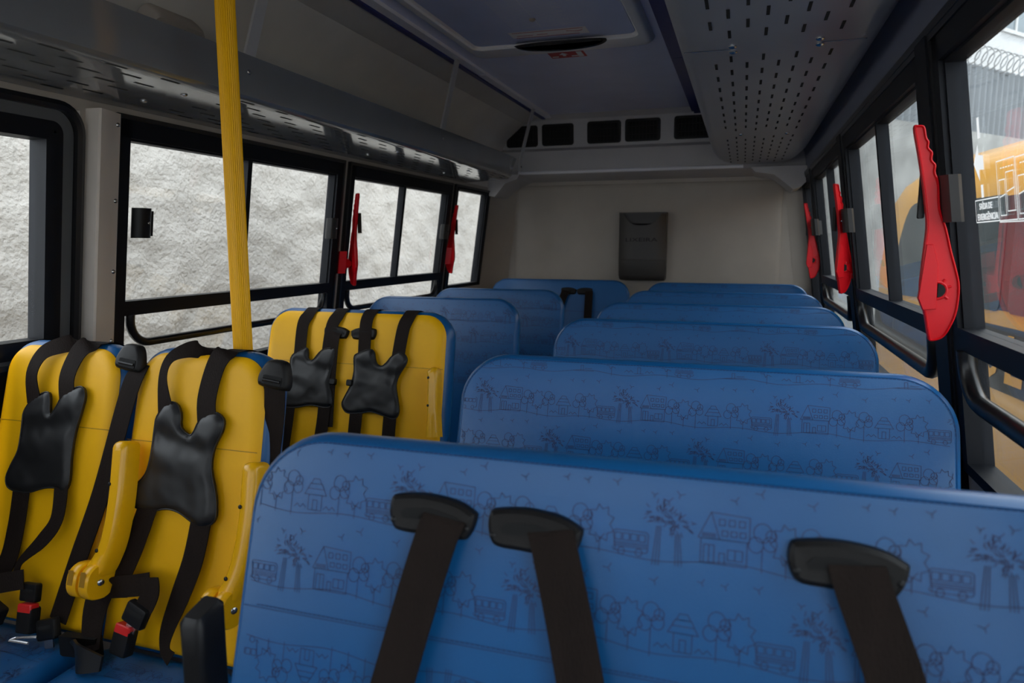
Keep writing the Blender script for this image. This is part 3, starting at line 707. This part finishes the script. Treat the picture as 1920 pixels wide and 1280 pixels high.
yellow_armrest(sb_, FB, [(-1.241, -.212, .050), (-1.237, -.25, .052), (-1.229, -.33, .056), (-1.230, -.41, .060), (-1.242, -.46, .064), (-1.262, -.495, .070)], .037)
yellow_armrest(sb_, FB, [(-.908, -.226, .050), (-.905, -.26, .052), (-.899, -.34, .056), (-.903, -.42, .060), (-.915, -.47, .066), (-.93, -.50, .070)], .038)
mb = MB(); slab(mb, [(-.05, -.02), (.05, -.02), (.05, .025), (-.05, .025)], lambda a, b, c: (-1.30 + a, 1.03 - c, -.845 + b + a*.1), [(0, 0), (0, -.02)])
mb.build('anchor_plate', GUIDE, sb_, smooth=0)
strap(sb_, FB, [(-1.27, -.50, .03), (-1.285, -.58, .035), (-1.255, -.65, .06)], [.07, .06, .05], 'belt')
mb = MB(); ribbon(mb, [(-1.30, -.655, .05), (-1.24, -.648, .10), (-1.19, -.652, .09)], FB, [.05, .055, .03], .006); mb.build('buckle_sleeve', LEATHER, sb_)
# yellow double bench
yd = thing('child_bench', (-1.29, 2.05, FLOOR), 'wide yellow two-seat child bench with two black chest harnesses and a yellow armrest', 'bench'); FY = seat_frame(2.185, -.224)
backrest(yd, FY, -1.650, -.922, r=.095, yellow=True, seam=-.197); cushion(yd, -1.64, -.93, 2.185); legs(yd, -1.64, -.93, 2.185)
p1 = [(-1.518,-.189),(-1.499,-.167),(-1.459,-.15),(-1.449,-.165),(-1.446,-.186),(-1.433,-.195),(-1.42,-.184),(-1.394,-.155),(-1.354,-.145),(-1.336,-.149),(-1.338,-.18),(-1.35,-.227),(-1.352,-.267),(-1.338,-.307),(-1.332,-.337),(-1.342,-.352),(-1.371,-.354),(-1.418,-.35),(-1.47,-.361),(-1.515,-.363),(-1.545,-.352),(-1.553,-.333),(-1.543,-.307),(-1.523,-.267),(-1.517,-.227)]
p2 = [(-1.264,-.177),(-1.254,-.161),(-1.206,-.144),(-1.188,-.153),(-1.183,-.173),(-1.173,-.192),(-1.155,-.199),(-1.14,-.188),(-1.115,-.159),(-1.084,-.148),(-1.063,-.167),(-1.066,-.191),(-1.087,-.227),(-1.094,-.262),(-1.084,-.305),(-1.075,-.343),(-1.081,-.368),(-1.099,-.374),(-1.127,-.367),(-1.178,-.356),(-1.216,-.363),(-1.266,-.367),(-1.287,-.353),(-1.294,-.334),(-1.284,-.308),(-1.266,-.267),(-1.259,-.222)]
for pad, l, r, dl, dr in ((p1, [(-1.470, -.03), (-1.485, -.07), (-1.482, -.170)], [(-1.350, -.03), (-1.366, -.07), (-1.370, -.165)], (-1.505, -1.510), (-1.362, -1.368)), (p2, [(-1.230, -.03), (-1.232, -.07), (-1.225, -.170)], [(-1.076, -.03), (-1.088, -.07), (-1.096, -.170)], (-1.235, -1.235), (-1.106, -1.104))):
    chest_harness(yd, FY, pad, [(over(q[0][0] + .004) + [(q[0][0], q[0][1], .016), (q[1][0], q[1][1], .022), (q[2][0], q[2][1], .027)], .047) for q in (l, r)],
                  [([(d[0], -.335, .026), (d[0], -.40, .026), (d[1], -.52, .026), (d[1], -.63, .02)], .048) for d in (dl, dr)])
belt_guide(yd, FY, -1.348, -.086, .93, h0=.012); belt_guide(yd, FY, -1.242, -.086, .93, h0=.012, flip=True)
strap(yd, FY, [(-1.338, -.092, .024), (-1.342, -.12, .03), (-1.345, -.245, .024), (-1.337, -.42, .024)], .030)
for u in (-1.334, -1.268):
    mb = MB(); c = FY(u, -.262, .03); slab(mb, rrect(u-.012, u+.012, -.274, -.252, .006, 4), FY, [(.003, .040), (0, .036), (0, .026)]); mb.build('belt_stop', BPLAST, yd)
yellow_armrest(yd, FY, [(-.958, -.198, .045), (-.945, -.23, .050), (-.936, -.32, .055), (-.925, -.42, .06)], .036, fork=False)

# ------------------------------------------------------------------ pole
mb = MB(); n = 60; ls = []
for z in (FLOOR, .80):
    ls.append([(-1.087 + (.0212 if k % 2 else .0198)*math.cos(2*math.pi*k/n), 1.335 + (.0212 if k % 2 else .0198)*math.sin(2*math.pi*k/n), z) for k in range(n)])
mb.loops(ls)
tag(mb.build('grab_pole', YPOLE, smooth=0), 'upright ribbed yellow grab pole behind the aisle child seat', 'pole')

# ------------------------------------------------------------------ luggage racks
def slots(mb, x_list, y0, y1, pitch, ln, w, z, alt, mi):
    for i, x in enumerate(x_list):
        y = y0 + (pitch/2 if (i + alt) % 2 else 0)
        while y + ln < y1:
            mb.add([(x-w/2, y, z), (x+w/2, y, z), (x+w/2, y+ln, z), (x-w/2, y+ln, z)], [(3,2,1,0)], mi); y += pitch
rl = thing('luggage_rack', (-1.43, 2.05, .37), 'glossy grey luggage rack above the rough wall windows, held by flat hangers', 'luggage rack')
mb = MB(); t = .005
inn = [(-1.250, .490), (-1.250, .400), (-1.2535, .386), (-1.264, .378), (-1.30, .376), (-1.612, .366)]
out_ = [(-1.615, .371), (-1.30, .381), (-1.266, .383), (-1.258, .390), (-1.255, .400), (-1.255, .485), (-1.275, .485), (-1.275, .490)]
ls = []
for y, d in ((.05, 0), (3.78, 0), (3.90, .02), (3.98, .055), (4.02, .11)):
    s_ = [(x - (d if x > -1.4 else 0)*(1 if z < .44 else .35), z) for x, z in inn + out_]
    ls.append([(x, y, z) for x, z in s_])
mb.loops(ls)
xs = [-1.285 - .0395*k for k in range(8)]
for a, b in ((.15, 1.42), (1.62, 2.62), (2.68, 3.42), (3.46, 3.95)):
    for i, x in enumerate(xs):
        y = a + (.075 if i % 2 else 0)
        z = .376 - (x+1.30)/(-.312)*.010 - .0006
        while y + .06 < b:
            mb.add([(x-.004, y, z), (x+.004, y, z), (x+.004, y+.055, z), (x-.004, y+.055, z)], [(3,2,1,0)], 1); y += .15
mb.build('shelf', [RACK, SLOT], rl)
for y in (1.50, 1.50, 2.65, 3.44):
    pass
for (x, y) in ((-1.36, 1.50), (-1.50, 1.51), (-1.36, 2.66), (-1.50, 2.67), (-1.36, 3.45), (-1.50, 3.46)):
    mb = MB(); dot(mb, (x, y, .3755 - (x+1.30)/(-.312)*.010), (0, 0, -1), .009, .004); mb.build('rivet', STEEL, rl)
for (yb, yt) in ((1.625, 1.735), (2.888, 3.02), (4.02, 4.21)):
    mb = MB(); p = [(-1.246, yb-.013, .45), (-1.243, yb-.013, .45), (-1.243, yb+.013, .45), (-1.246, yb+.013, .45)]
    ls = [[(-1.257, yb+a, .445), (-1.2485, yb+a, .445)] for a in (0,)]
    q = lambda y, x, z: [(x, y-.020, z), (x+.008, y-.020, z), (x+.008, y+.020, z), (x, y+.020, z)]
    mb.loops([q(yb-.012, -1.262, .42), q(yb, -1.262, .47), q(yb+.004, -1.262, .492), q(yt-.005, -1.242, .80), q(yt, -1.236, .806)]); hg = mb.build('hanger', ALU, rl, smooth=0)
    mb = MB(); dot(mb, (-1.2495, yb-.012, .447), (1, 0, 0), .007, .004); mb.build('screw', STEEL, hg)
rr = thing('luggage_rack', (.06, 2.3, .47), 'dull grey perforated luggage rack above the yellow bus windows', 'luggage rack')
mb = MB()
pr_ = [(-.178, .60), (-.178, .52), (-.174, .492), (-.160, .476), (-.140, .470), (.235, .470), (.258, .474), (.272, .486), (.285, .50), (.281, .505), (.268, .491), (.255, .480), (.235, .476), (-.138, .476), (-.156, .482), (-.168, .496), (-.172, .52), (-.172, .60)]
ls = []
for y, d in ((.05, 0), (4.05, 0), (4.22, .012), (4.36, .034), (4.45, .066), (4.49, .11)):
    ls.append([(x + (d if x < .05 else -d*.8), y, z) for x, z in pr_])
mb.loops(ls); xs = [-.089 + .039*k for k in range(8)]
slots(mb, xs, .36, 1.82, .15, .062, .007, .4694, 1, 1); slots(mb, xs, 1.935, 3.25, .148, .062, .007, .4694, 1, 1); slots(mb, xs, 3.35, 4.42, .148, .062, .007, .4694, 1, 1)
mb.build('shelf', [RACKR, SLOT], rr)
for (x, y) in ((-.045, 1.845), (-.044, 1.895), (.148, 1.835), (.152, 1.885), (-.03, 3.28), (.156, 3.30)):
    mb = MB(); dot(mb, (x, y, .470), (0, 0, -1), .010, .006, seg=12); mb.build('rivet', STEEL, rr)
for (a, b) in (((-.16, 1.866), (-.05, 1.868)), ((.155, 1.868), (.25, 1.862))):
    mb = MB(); mb.tube([(a[0], a[1], .469), (b[0], b[1], .4685)], .0010, 6); mb.build('joint_wire', STEEL, rr)
# speaker in the left cove
sp = thing('speaker', (-1.46, 1.55, .60), 'small pale ceiling speaker in the cove behind the grey rack, near the yellow pole', 'speaker')
Fs = lambda u, v, h: (-1.545 + v*.62 + h*.78, 1.60 + u, .585 + v*.78 - h*.62)
mb = MB(); slab(mb, rrect(-.04, .16, -.07, .05, .03), Fs, [(.02, .035), (.008, .033), (.002, .022), (0, 0), (0, -.02)]); mb.build('housing', WALLM, sp)
mb = MB()
for k in range(9):
    a = -.036 + k*.009; hw = math.sqrt(max(0, .042**2 - a*a))
    mb.add([Fs(.07+a-.0028, -.01-hw, .0358), Fs(.07+a+.0028, -.01-hw, .0358), Fs(.07+a+.0028, -.01+hw, .0358), Fs(.07+a-.0028, -.01+hw, .0358)], [(0,1,2,3)])
mb.build('grille', SLOT, sp, smooth=0)

# ------------------------------------------------------------------ roof hatch, ceiling signs
rh = thing('roof_hatch', (-.76, 2.5, .82), 'square roof escape hatch with a printed notice and dark handle recess', 'hatch')
FCe = lambda u, v, h: (u, v, .822 - h)
mb = MB(); o_ = rrect(-1.150, -.370, 2.02, 3.040, .07, 8); i_ = rrect(-1.098, -.424, 2.07, 2.885, .04, 8)
mb.loops([[FCe(u, v, 0) for u, v in o_], [FCe(u, v, .008) for u, v in inset(o_, .003)], [FCe(u, v, .018) for u, v in inset(o_, .015)], [FCe(u, v, .022) for u, v in inset(o_, .03)], [FCe(u, v, .022) for u, v in inset(i_, -.006)], [FCe(u, v, .016) for u, v in i_], [FCe(u, v, .002) for u, v in i_]], 0, False, False)
mb.build('rim', HATCHF, rh)
mb = MB(); slab(mb, inset(i_, .004), FCe, [(.02, .010), (.004, .009), (0, .004), (0, .0005)]); pn = mb.build('panel', HATCH, rh)
mb = MB(); o_ = [(-.735 + .19*math.cos(a), 2.868 + (.115*max(0, math.sin(a))**.8 if math.sin(a) > 0 else .03*math.sin(a))) for a in [2*math.pi*k/36 for k in range(36)]]
slab(mb, o_, FCe, [(.03, .0205), (.015, .0222), (.004, .0245), (0, .022)]); part_label(mb.build('handle_recess', GUIDE, rh), 'dark curved handle recess')
mb = MB()
mb.add([FCe(a, b, .0104) for a, b in ((-.885, 2.36), (-.632, 2.36), (-.632, 2.712), (-.885, 2.712))], [(0,1,2,3)])
Fn = lambda u, v, h: FCe(u, v, .0106 + h)
strokes(mb, [[(-.87, 2.37+.015*k), (-.65 + .01*(k % 3 - 1), 2.37+.015*k)] for k in range(22)], Fn, .0035, 0, 1)
strokes(mb, [[(-.76, 2.36), (-.76, 2.712)]], Fn, .002, 0, 1)
nt_ = mb.build('notice', [HATCH, PAPER], pn, smooth=0); part_label(nt_, 'notice of pale printed lines')
mb = MB(); dot(mb, FCe(-.765, 2.586, .011), (0, 0, -1), .012, .008); mb.build('knob', WALLM, pn)
mb = MB(); mb.add([FCe(a, b, .0108) for a, b in ((-.905, 2.722), (-.600, 2.728), (-.600, 2.815), (-.905, 2.80))], [(0,1,2,3)])
strokes(mb, [[(-.89, 2.735), (-.615, 2.74)], [(-.88, 2.775), (-.82, 2.777)], [(-.80, 2.775), (-.76, 2.777)], [(-.68, 2.76), (-.64, 2.775), (-.62, 2.765)], [(-.89, 2.80), (-.64, 2.805)]], FCe, .006, .0112, 1)
part_label(mb.build('instruction_strip', [HATCHF, REDINK], pn, smooth=0), 'pale strip with red markings')
es = thing('exit_sign', (-.765, 3.13, .82), 'red sticker with white arrow on the ceiling behind the hatch', 'sign')
mb = MB(); slab(mb, [(-.845, 3.086), (-.688, 3.086), (-.688, 3.182), (-.845, 3.182)], FCe, [(0, .0014), (0, 0)]); st = mb.build('sticker', REDINK, es, smooth=0)
mb = MB()
def q4(a, b, c, d): mb.add([FCe(a, c, .0020), FCe(b, c, .0020), FCe(b, d, .0020), FCe(a, d, .0020)], [(0,1,2,3)])
mb.add([FCe(a, b, .0020) for a, b in ((-.802, 3.128), (-.781, 3.098), (-.760, 3.128), (-.774, 3.128), (-.774, 3.152), (-.788, 3.152), (-.788, 3.128))], [tuple(range(7))])
q4(-.838, -.810, 3.150, 3.165); q4(-.752, -.722, 3.150, 3.165); q4(-.722, -.698, 3.094, 3.174)
mb.build('arrow', WHITE, st, smooth=0)
# five air vents of the rear bulkhead
vdes = ['behind the grey rack hanger', 'second, next to the vent behind the hanger', 'in the middle of the vent row', 'fourth, next to the middle vent', 'partly hidden by the dull perforated rack']
for k, (a, b) in enumerate(((-1.523, -1.308), (-1.280, -1.068), (-.980, -.763), (-.738, -.518), (-.436, -.218))):
    z0, z1 = .633 + .002*k, .768 + .003*k
    v = thing('air_vent', ((a+b)/2, 4.555, z0), 'dark air vent in the rear bulkhead, ' + vdes[k], 'vent', 'rear air vents')
    Fv = lambda u, w_, h: (u, 4.552 + (.795-w_)*.0743 - h, w_)
    mb = MB(); o_ = rrect(a, b, z0, z1, .018, 5); i_ = inset(o_, .014)
    mb.loops([[Fv(u, w_, 0) for u, w_ in o_], [Fv(u, w_, .008) for u, w_ in inset(o_, .003)], [Fv(u, w_, .008) for u, w_ in i_], [Fv(u, w_, 0) for u, w_ in i_]], 0, False, False)
    mb.build('frame', GUIDE, v)
    mb = MB(); mb.add([Fv(u, w_, .0005) for u, w_ in i_], [tuple(range(len(i_)))], 1)
    for j in range(9):
        x = a + .022 + (b-a-.044)*j/8; mb.hexa([Fv(x-.002, z0+.012, .0005), Fv(x+.002, z0+.012, .0005), Fv(x+.002, z0+.012, .006), Fv(x-.002, z0+.012, .006), Fv(x-.002, z1-.012, .0005), Fv(x+.002, z1-.012, .0005), Fv(x+.002, z1-.012, .006), Fv(x-.002, z1-.012, .006)], 0)
    for j in range(2):
        z = z0 + (z1-z0)*(j+1)/3; mb.hexa([Fv(a+.014, z-.002, .0005), Fv(b-.014, z-.002, .0005), Fv(b-.014, z-.002, .005), Fv(a+.014, z-.002, .005), Fv(a+.014, z+.002, .0005), Fv(b-.014, z+.002, .0005), Fv(b-.014, z+.002, .005), Fv(a+.014, z+.002, .005)], 0)
    mb.build('grille', [GUIDE, SLOT], v, smooth=0)

# ------------------------------------------------------------------ waste bin on the rear wall
bn = thing('waste_bin', (-.635, 4.75, -.24), 'dark grey plastic waste bin fixed to the middle of the rear wall', 'waste bin')
x0, x1 = -.785, -.480; yb = YR - .012
def front(u):                               # bowed front
    k = (u-(x0+x1)/2)/((x1-x0)/2); return yb - .135 + .045*abs(k)**3
N = 24; us = [x0 + (x1-x0)*k/N for k in range(N+1)]
mb = MB(); ls = []
for z, d in ((-.236, .05), (-.225, .02), (-.20, .004), (-.105, 0), (-.103, -.004), (-.098, -.004), (-.096, 0), (.20, 0)):
    l = []
    for u in us:
        k = (u-(x0+x1)/2)/((x1-x0)/2)
        zt = z
        if z == .20: zt = .20 - .078*(1 - min(1, abs(k)/.80)**3)
        l.append(((x0+x1)/2 + (u-(x0+x1)/2)*(1-d*.8), front(u) + d + .0, zt))
    l += [((x0+x1)/2 + ((x1-x0)/2)*(1-d*.8), yb, .20 if z == .20 else z), ((x0+x1)/2 - ((x1-x0)/2)*(1-d*.8), yb, .20 if z == .20 else z)]
    ls.append(l)
mb.loops(ls, 0, True, False); body = mb.build('body', BIN, bn)
mb = MB(); mb.box(x0+.012, x1-.012, yb-.085, yb-.075, .06, .197); fl = mb.build('flap', BIN, bn, smooth=0)
mb = MB(); mb.box(x0, x1, yb-.10, yb, .197, .207); mb.build('top_edge', BIN, bn, smooth=0)
mb = MB(); mb.tube([(-.700, yb-.095, .128), (-.700, yb-.105, .128), (-.575, yb-.105, .128), (-.575, yb-.095, .128)], .007, 8); mb.build('flap_handle', GUIDE, fl)
mb = MB(); put_text(mb, 'LIXEIRA', (-.735, -.530, .018, .042), lambda u, v, h: (u, front(u) - .0012 - h, v)); part_label(mb.build('lettering', GUIDE, body, smooth=0), 'raised dark lettering')

# ------------------------------------------------------------------ red emergency levers
LV = [(.288,.212),(.296,.2165),(.306,.2135),(.311,.194),(.3155,.186),(.3155,.176),(.3225,.167),(.3225,.154),(.3295,.144),(.3295,.131),(.337,.110),(.342,.066),(.355,.029),(.367,-.015),(.376,-.044),(.384,-.078),(.383,-.123),(.375,-.152),(.363,-.174),(.344,-.181),(.338,-.172),(.330,-.134),(.3185,-.089),(.3185,-.042),(.320,-.004),(.321,.035),(.315,.078),(.307,.122),(.298,.165)]
def lever(side, base, d, label, bracket):
    t = thing('emergency_lever', base, label, 'emergency lever', 'red emergency levers on the window posts')
    D = Vector((d[0], d[1], 0)).normalized(); Nn = Vector((D.y, -D.x, 0))
    if Nn.y > 0: Nn = -Nn
    B = Vector(base)
    F = lambda u, v, h: tuple(B + D*(u-.345) + Vector((0, 0, v)) + Nn*h)
    o = smooth_path(LV, 4, True)
    mb = MB(); slab(mb, o, F, [(.0042, .003), (.0036, .006), (.0024, .0075), (.0008, .0065), (0, .004), (0, -.004), (.002, -.006)], 0, False, False); oc = ccw(o); cdt_cap(mb, inset(oc, .0042), F, .003); cdt_cap(mb, inset(oc, .002), F, -.006)
    hd = mb.build('handle', REDP, t)
    mb = MB(); slab(mb, [(.316, -.100), (.321, -.03), (.323, .000), (.334, .000), (.345, -.040), (.3475, -.120), (.325, -.122)], F, [(.001, .010), (0, .008), (0, 0)]); mb.build('stiffener', REDP, hd, smooth=0)
    mb = MB(); c = (.3475, -.085); r = .0125
    slab(mb, [(c[0], c[1]-r)] + [(c[0] + r*math.cos(a), c[1] + r*math.sin(a)) for a in [math.radians(-80 + 16*k) for k in range(11)]] + [(c[0], c[1]+r)], F, [(0, .0088), (0, .002)])
    part_label(mb.build('pivot_cap', SLOT, hd, smooth=0), 'black half-round pivot cap')
    mb = MB(); mb.tube([F(c[0] + (r+.003)*math.cos(a), c[1] + (r+.003)*math.sin(a), .004) for a in [math.radians(-100 + 20*k) for k in range(11)]], .003, 8)
    for a in (60, 20, -40): mb.tube([F(c[0] + r*math.cos(math.radians(a)), c[1] + r*math.sin(math.radians(a)), .004), F(c[0] + 1.9*r*math.cos(math.radians(a)), c[1] + 1.9*r*math.sin(math.radians(a)), .004)], .0028, 6)
    mb.build('pivot_ring', REDP, hd)
    # bracket reaching to the post
    wp = Vector(W(side, base[1] + bracket, base[2], .004 if side == 'L' else .018)); p = B + Vector((0, 0, 0))
    mb = MB(); dirw = (wp - B); dirw.z = 0; L = dirw.length; dw = dirw.normalized(); pw = Vector((-dw.y, dw.x, 0))
    def Gb(a, b, c): return tuple(B + dw*a + pw*b + Vector((KL*c*(1 if side == 'L' else -1), 0, c)))
    s0 = .004
    mb.loops([[Gb(L-.030, -.026, -.125), Gb(L+.002, -.026, -.125), Gb(L+.002, .026, -.125), Gb(L-.030, .026, -.125)], [Gb(L-.030, -.026, -.030), Gb(L+.002, -.026, -.030), Gb(L+.002, .026, -.030), Gb(L-.030, .026, -.030)]])
    mb.loops([[Gb(L-.028, -.020, -.110), Gb(L-.028, .020, -.110), Gb(L-.028, .020, -.055), Gb(L-.028, -.020, -.055)], [Gb(0, -.006, -.092), Gb(0, .006, -.092), Gb(0, .006, -.078), Gb(0, -.006, -.078)]])
    br = mb.build('bracket', REDP, t, smooth=0)
    mb = MB(); dot(mb, Gb(L*.5, -.014, -.083), tuple(-pw), .005, .003); mb.build('pin', STEEL, br)
    mb = MB(); F3 = lambda u, v, h: F(u, v, h); slab(mb, rrect(.309, .319, .048, .135, .003, 3), F, [(0, -.008), (0, -.022)]); mb.build('keeper', BPLAST, t, smooth=0)
    return t
lever('R', (.345, 1.50, 0), (1, 0), 'large red emergency lever beside the boxed exit lettering', .13)
lever('R', (.350, 2.86, 0), (.86, .5), 'dark red emergency lever halfway along the yellow bus side, by the yellow bus end', .05)
lever('R', (.352, 4.10, 0), (1, 0), 'small red emergency lever deep in the cabin, nearest the rear wall, yellow bus side', .04)
lever('L', (-1.625, 2.745, .0), (-.88, .47), 'red emergency lever with its bracket showing, before the rough white wall', -.05)
lever('L', (-1.645, 3.885, .01), (-.9, .25), 'red emergency lever beside the narrow last window, before the rough white wall', -.01)

# ------------------------------------------------------------------ outside: rough wall, ground
GZ = FLOOR - .75
ny, nz = 360, 120; y0, y1, z0, z1 = 1.6, 15.0, GZ, 1.5  # wall starts late and stays low to let more sky light in
mb = MB(); vs = []; fs = []
for i in range(ny+1):
    for j in range(nz+1):
        y = y0 + (y1-y0)*i/ny; z = z0 + (z1-z0)*j/nz
        d = noise.fractal(Vector((y*7, z*9, 1.3)), 1.0, 2.0, 4)*.022 + noise.noise(Vector((y*1.1, z*1.3, 7)))*.03
        vs.append((-2.75 + d, y, z))
for i in range(ny):
    for j in range(nz):
        a = i*(nz+1)+j; fs.append((a, a+1, a+nz+2, a+nz+1))
mb.add(vs, fs); b0 = len(mb.v)
mb.box(-3.1, -2.86, y0, y1, z0, z1)
structure(mb.build('wall_outside', STUCCO, smooth=180))
mb = MB(); mb.box(-30, 40, -12, 50, GZ-.1, GZ); structure(mb.build('ground', ASPH, smooth=0))

# ------------------------------------------------------------------ neighbouring school bus
XB = 1.40
nb = thing('school_bus', (2.5, 4, GZ), 'yellow school bus parked alongside, seen through the windows, black band with yellow lettering', 'bus')
mb = MB(); ls = []
sec = [(XB+.03, -1.55), (XB, -1.45), (XB, -.2), (XB, .30), (XB+.04, .46), (XB+.14, .57), (XB+.30, .64), (XB+.6, .69), (XB+1.0, .71), (XB+1.4, .69), (XB+1.70, .64), (XB+1.86, .57), (XB+1.96, .46), (XB+2.0, .30), (XB+2.0, -.2), (XB+2.0, -1.45), (XB+1.97, -1.55)]
def yend(z): return 6.95 - max(0, z+.1)**2*1.2
for k, y in enumerate((.9, 1.0, 3.0, 4.8)): ls.append([(x if k else (x-XB-1)*.96+XB+1, y, z) for x, z in sec])
for f in (.55, .85, 1.0): ls.append([((x-XB-1)*(1-.03*(f > .9))+XB+1, 4.8 + (yend(z)-4.8)*f, z) for x, z in sec])
mb.loops(ls); body = mb.build('body', BUSY, nb, smooth=50)
FBs = lambda u, v, h: (XB - h, -u, v)     # u runs towards the front of our bus
mb = MB(); slab(mb, [(-6.9, -.82), (-1.05, -.82), (-1.05, -.458), (-6.9, -.458)], FBs, [(0, .004), (0, -.01)]); part_label(mb.build('band', BUSK, nb, smooth=0), 'black band')
mb = MB()
for i, ch in enumerate('ESCOLAR'):
    yc = 5.50 - .272*i; put_text(mb, ch, (-yc-.095, -yc+.095, -.765, -.498), lambda u, v, h: FBs(u, v, .006 + h), bold=.03)
part_label(mb.build('lettering', BUSY, nb, smooth=0), 'yellow letters ESCOLAR')
mb = MB(); slab(mb, smooth_path([(-6.49, -.38), (-6.46, -.17), (-6.36, .08), (-6.22, .26), (-6.05, .31), (-5.75, .31), (-5.70, .28), (-5.70, -.34), (-5.74, -.38)], 3, True), FBs, [(0, .006), (0, -.03)]); mb.build('cab_window', BUSG, nb, smooth=0)
for a, b in ((-5.60, -4.65), (-4.55, -3.6), (-3.5, -2.5), (-2.4, -1.3)):
    mb = MB(); slab(mb, rrect(a, b, -.38, .28, .05), FBs, [(0, .006), (0, -.02)]); w_ = mb.build('side_window', BUSG, nb, smooth=0)
    mb = MB(); slab(mb, [((a+b)/2-.02, -.38), ((a+b)/2+.02, -.38), ((a+b)/2+.02, .28), ((a+b)/2-.02, .28)], FBs, [(0, .010), (0, 0)]); mb.build('mullion', BUSK, w_, smooth=0)
mb = MB(); slab(mb, [(-5.65, -.37), (-1.05, -.37), (-1.05, .27), (-5.65, .27)], FBs, [(0, .003), (0, -.02)]); mb.build('window_band', BUSK, nb, smooth=0)
mb = MB(); o_ = rrect(XB+.20, XB+.9, 3.9, 4.9, .2)
mb.loops([[(x, y, .55) for x, y in o_], [(x, y, .70) for x, y in inset(o_, .02)], [(x, y, .76) for x, y in inset(o_, .08)], [(x, y, .79) for x, y in inset(o_, .18)]]); mb.build('roof_hump', BUSY, nb)
for y in (6.0, 2.0):
    mb = MB(); seg = 28
    mb.loops([[(x, y + r*math.cos(2*math.pi*k/seg), GZ+.45 + r*math.sin(2*math.pi*k/seg)) for k in range(seg)] for x, r in ((XB+.25, .40), (XB+.22, .45), (XB+.03, .45), (XB-.01, .42), (XB-.005, .26), (XB+.04, .24), (XB+.05, .08))]); mb.build('wheel', RUBBER, nb)
nb.location.x += .07; nb.location.y += .14; nb.rotation_euler.z = math.atan(.12)   # parked at a slight angle
# fence and building behind
P0 = Vector((1.0, 12.0, 0)); DD = Vector((7, 8, 0)).normalized(); NN = Vector((DD.y, -DD.x, 0))
P0 = P0 - DD*6
FW = lambda s, z, h: tuple(P0 + DD*s + NN*h + Vector((0, 0, z)))
mb = MB(); mb.hexa([FW(0, GZ, -.2), FW(26, GZ, -.2), FW(26, GZ, 0), FW(0, GZ, 0), FW(0, 2.06, -.2), FW(26, 2.06, -.2), FW(26, 2.06, 0), FW(0, 2.06, 0)]); structure(mb.build('wall_far', CONC, smooth=0))
fe = thing('corrugated_fence', FW(13, 2.06, 0), 'grey corrugated metal fence on the concrete wall, topped with coiled wire', 'fence')
mb = MB(); n = 520; top = []
prof_ = [(26*k/n, .03*(1 if (k//2) % 2 else -1)) for k in range(n+1)]
mb.loops([[FW(s, z, h-.1) for s, h in prof_] + [FW(s, z, h-.104) for s, h in prof_[::-1]] for z in (2.06, 3.27)]); mb.build('sheet', CORR, fe, smooth=0)
mb = MB(); pts = [FW(.0 + k*.016, 3.42 + .2*math.sin(k*.42), -.1 + .2*math.cos(k*.42)) for k in range(1600)]
mb.tube(pts, .012, 4); mb.build('coiled_wire', GALV, fe)
bd = thing('building', FW(16, GZ, -6), 'white rendered building with windows behind the fence', 'building')
mb = MB(); mb.hexa([FW(-4, GZ, -12), FW(40, GZ, -12), FW(40, GZ, -6), FW(-4, GZ, -6), FW(-4, 10, -12), FW(40, 10, -12), FW(40, 10, -6), FW(-4, 10, -6)]); mb.build('walls', FACADE, bd, smooth=0)
for s in (6, 9.5, 13.0, 16.5, 20, 23.5):
    for z in (4.2, 7.2):
        mb = MB(); Fw = lambda u, v, h: FW(u, v, -6 + h)
        a = rrect(s, s+1.9, z, z+1.7, .02, 2); b = inset(a, .12)
        mb.loops([[Fw(u, v, 0) for u, v in a], [Fw(u, v, .08) for u, v in a], [Fw(u, v, .08) for u, v in b], [Fw(u, v, .0) for u, v in b]], 0, False, False)
        mb.hexa([Fw(s+.9, z, .01), Fw(s+1.0, z, .01), Fw(s+1.0, z, .07), Fw(s+.9, z, .07), Fw(s+.9, z+1.7, .01), Fw(s+1.0, z+1.7, .01), Fw(s+1.0, z+1.7, .07), Fw(s+.9, z+1.7, .07)])
        wn = mb.build('window_frame', FACADE, bd, smooth=0)
        mb = MB(); slab(mb, b, Fw, [(0, .03), (0, .0)]); mb.build('pane', FGLASS, wn, smooth=0)
# ------------------------------------------------------------------ lift everything so the bus floor is at zero
for o in list(C.objects):
    if o.parent is None and o.type not in ('CAMERA', 'LIGHT'): o.location.z += H
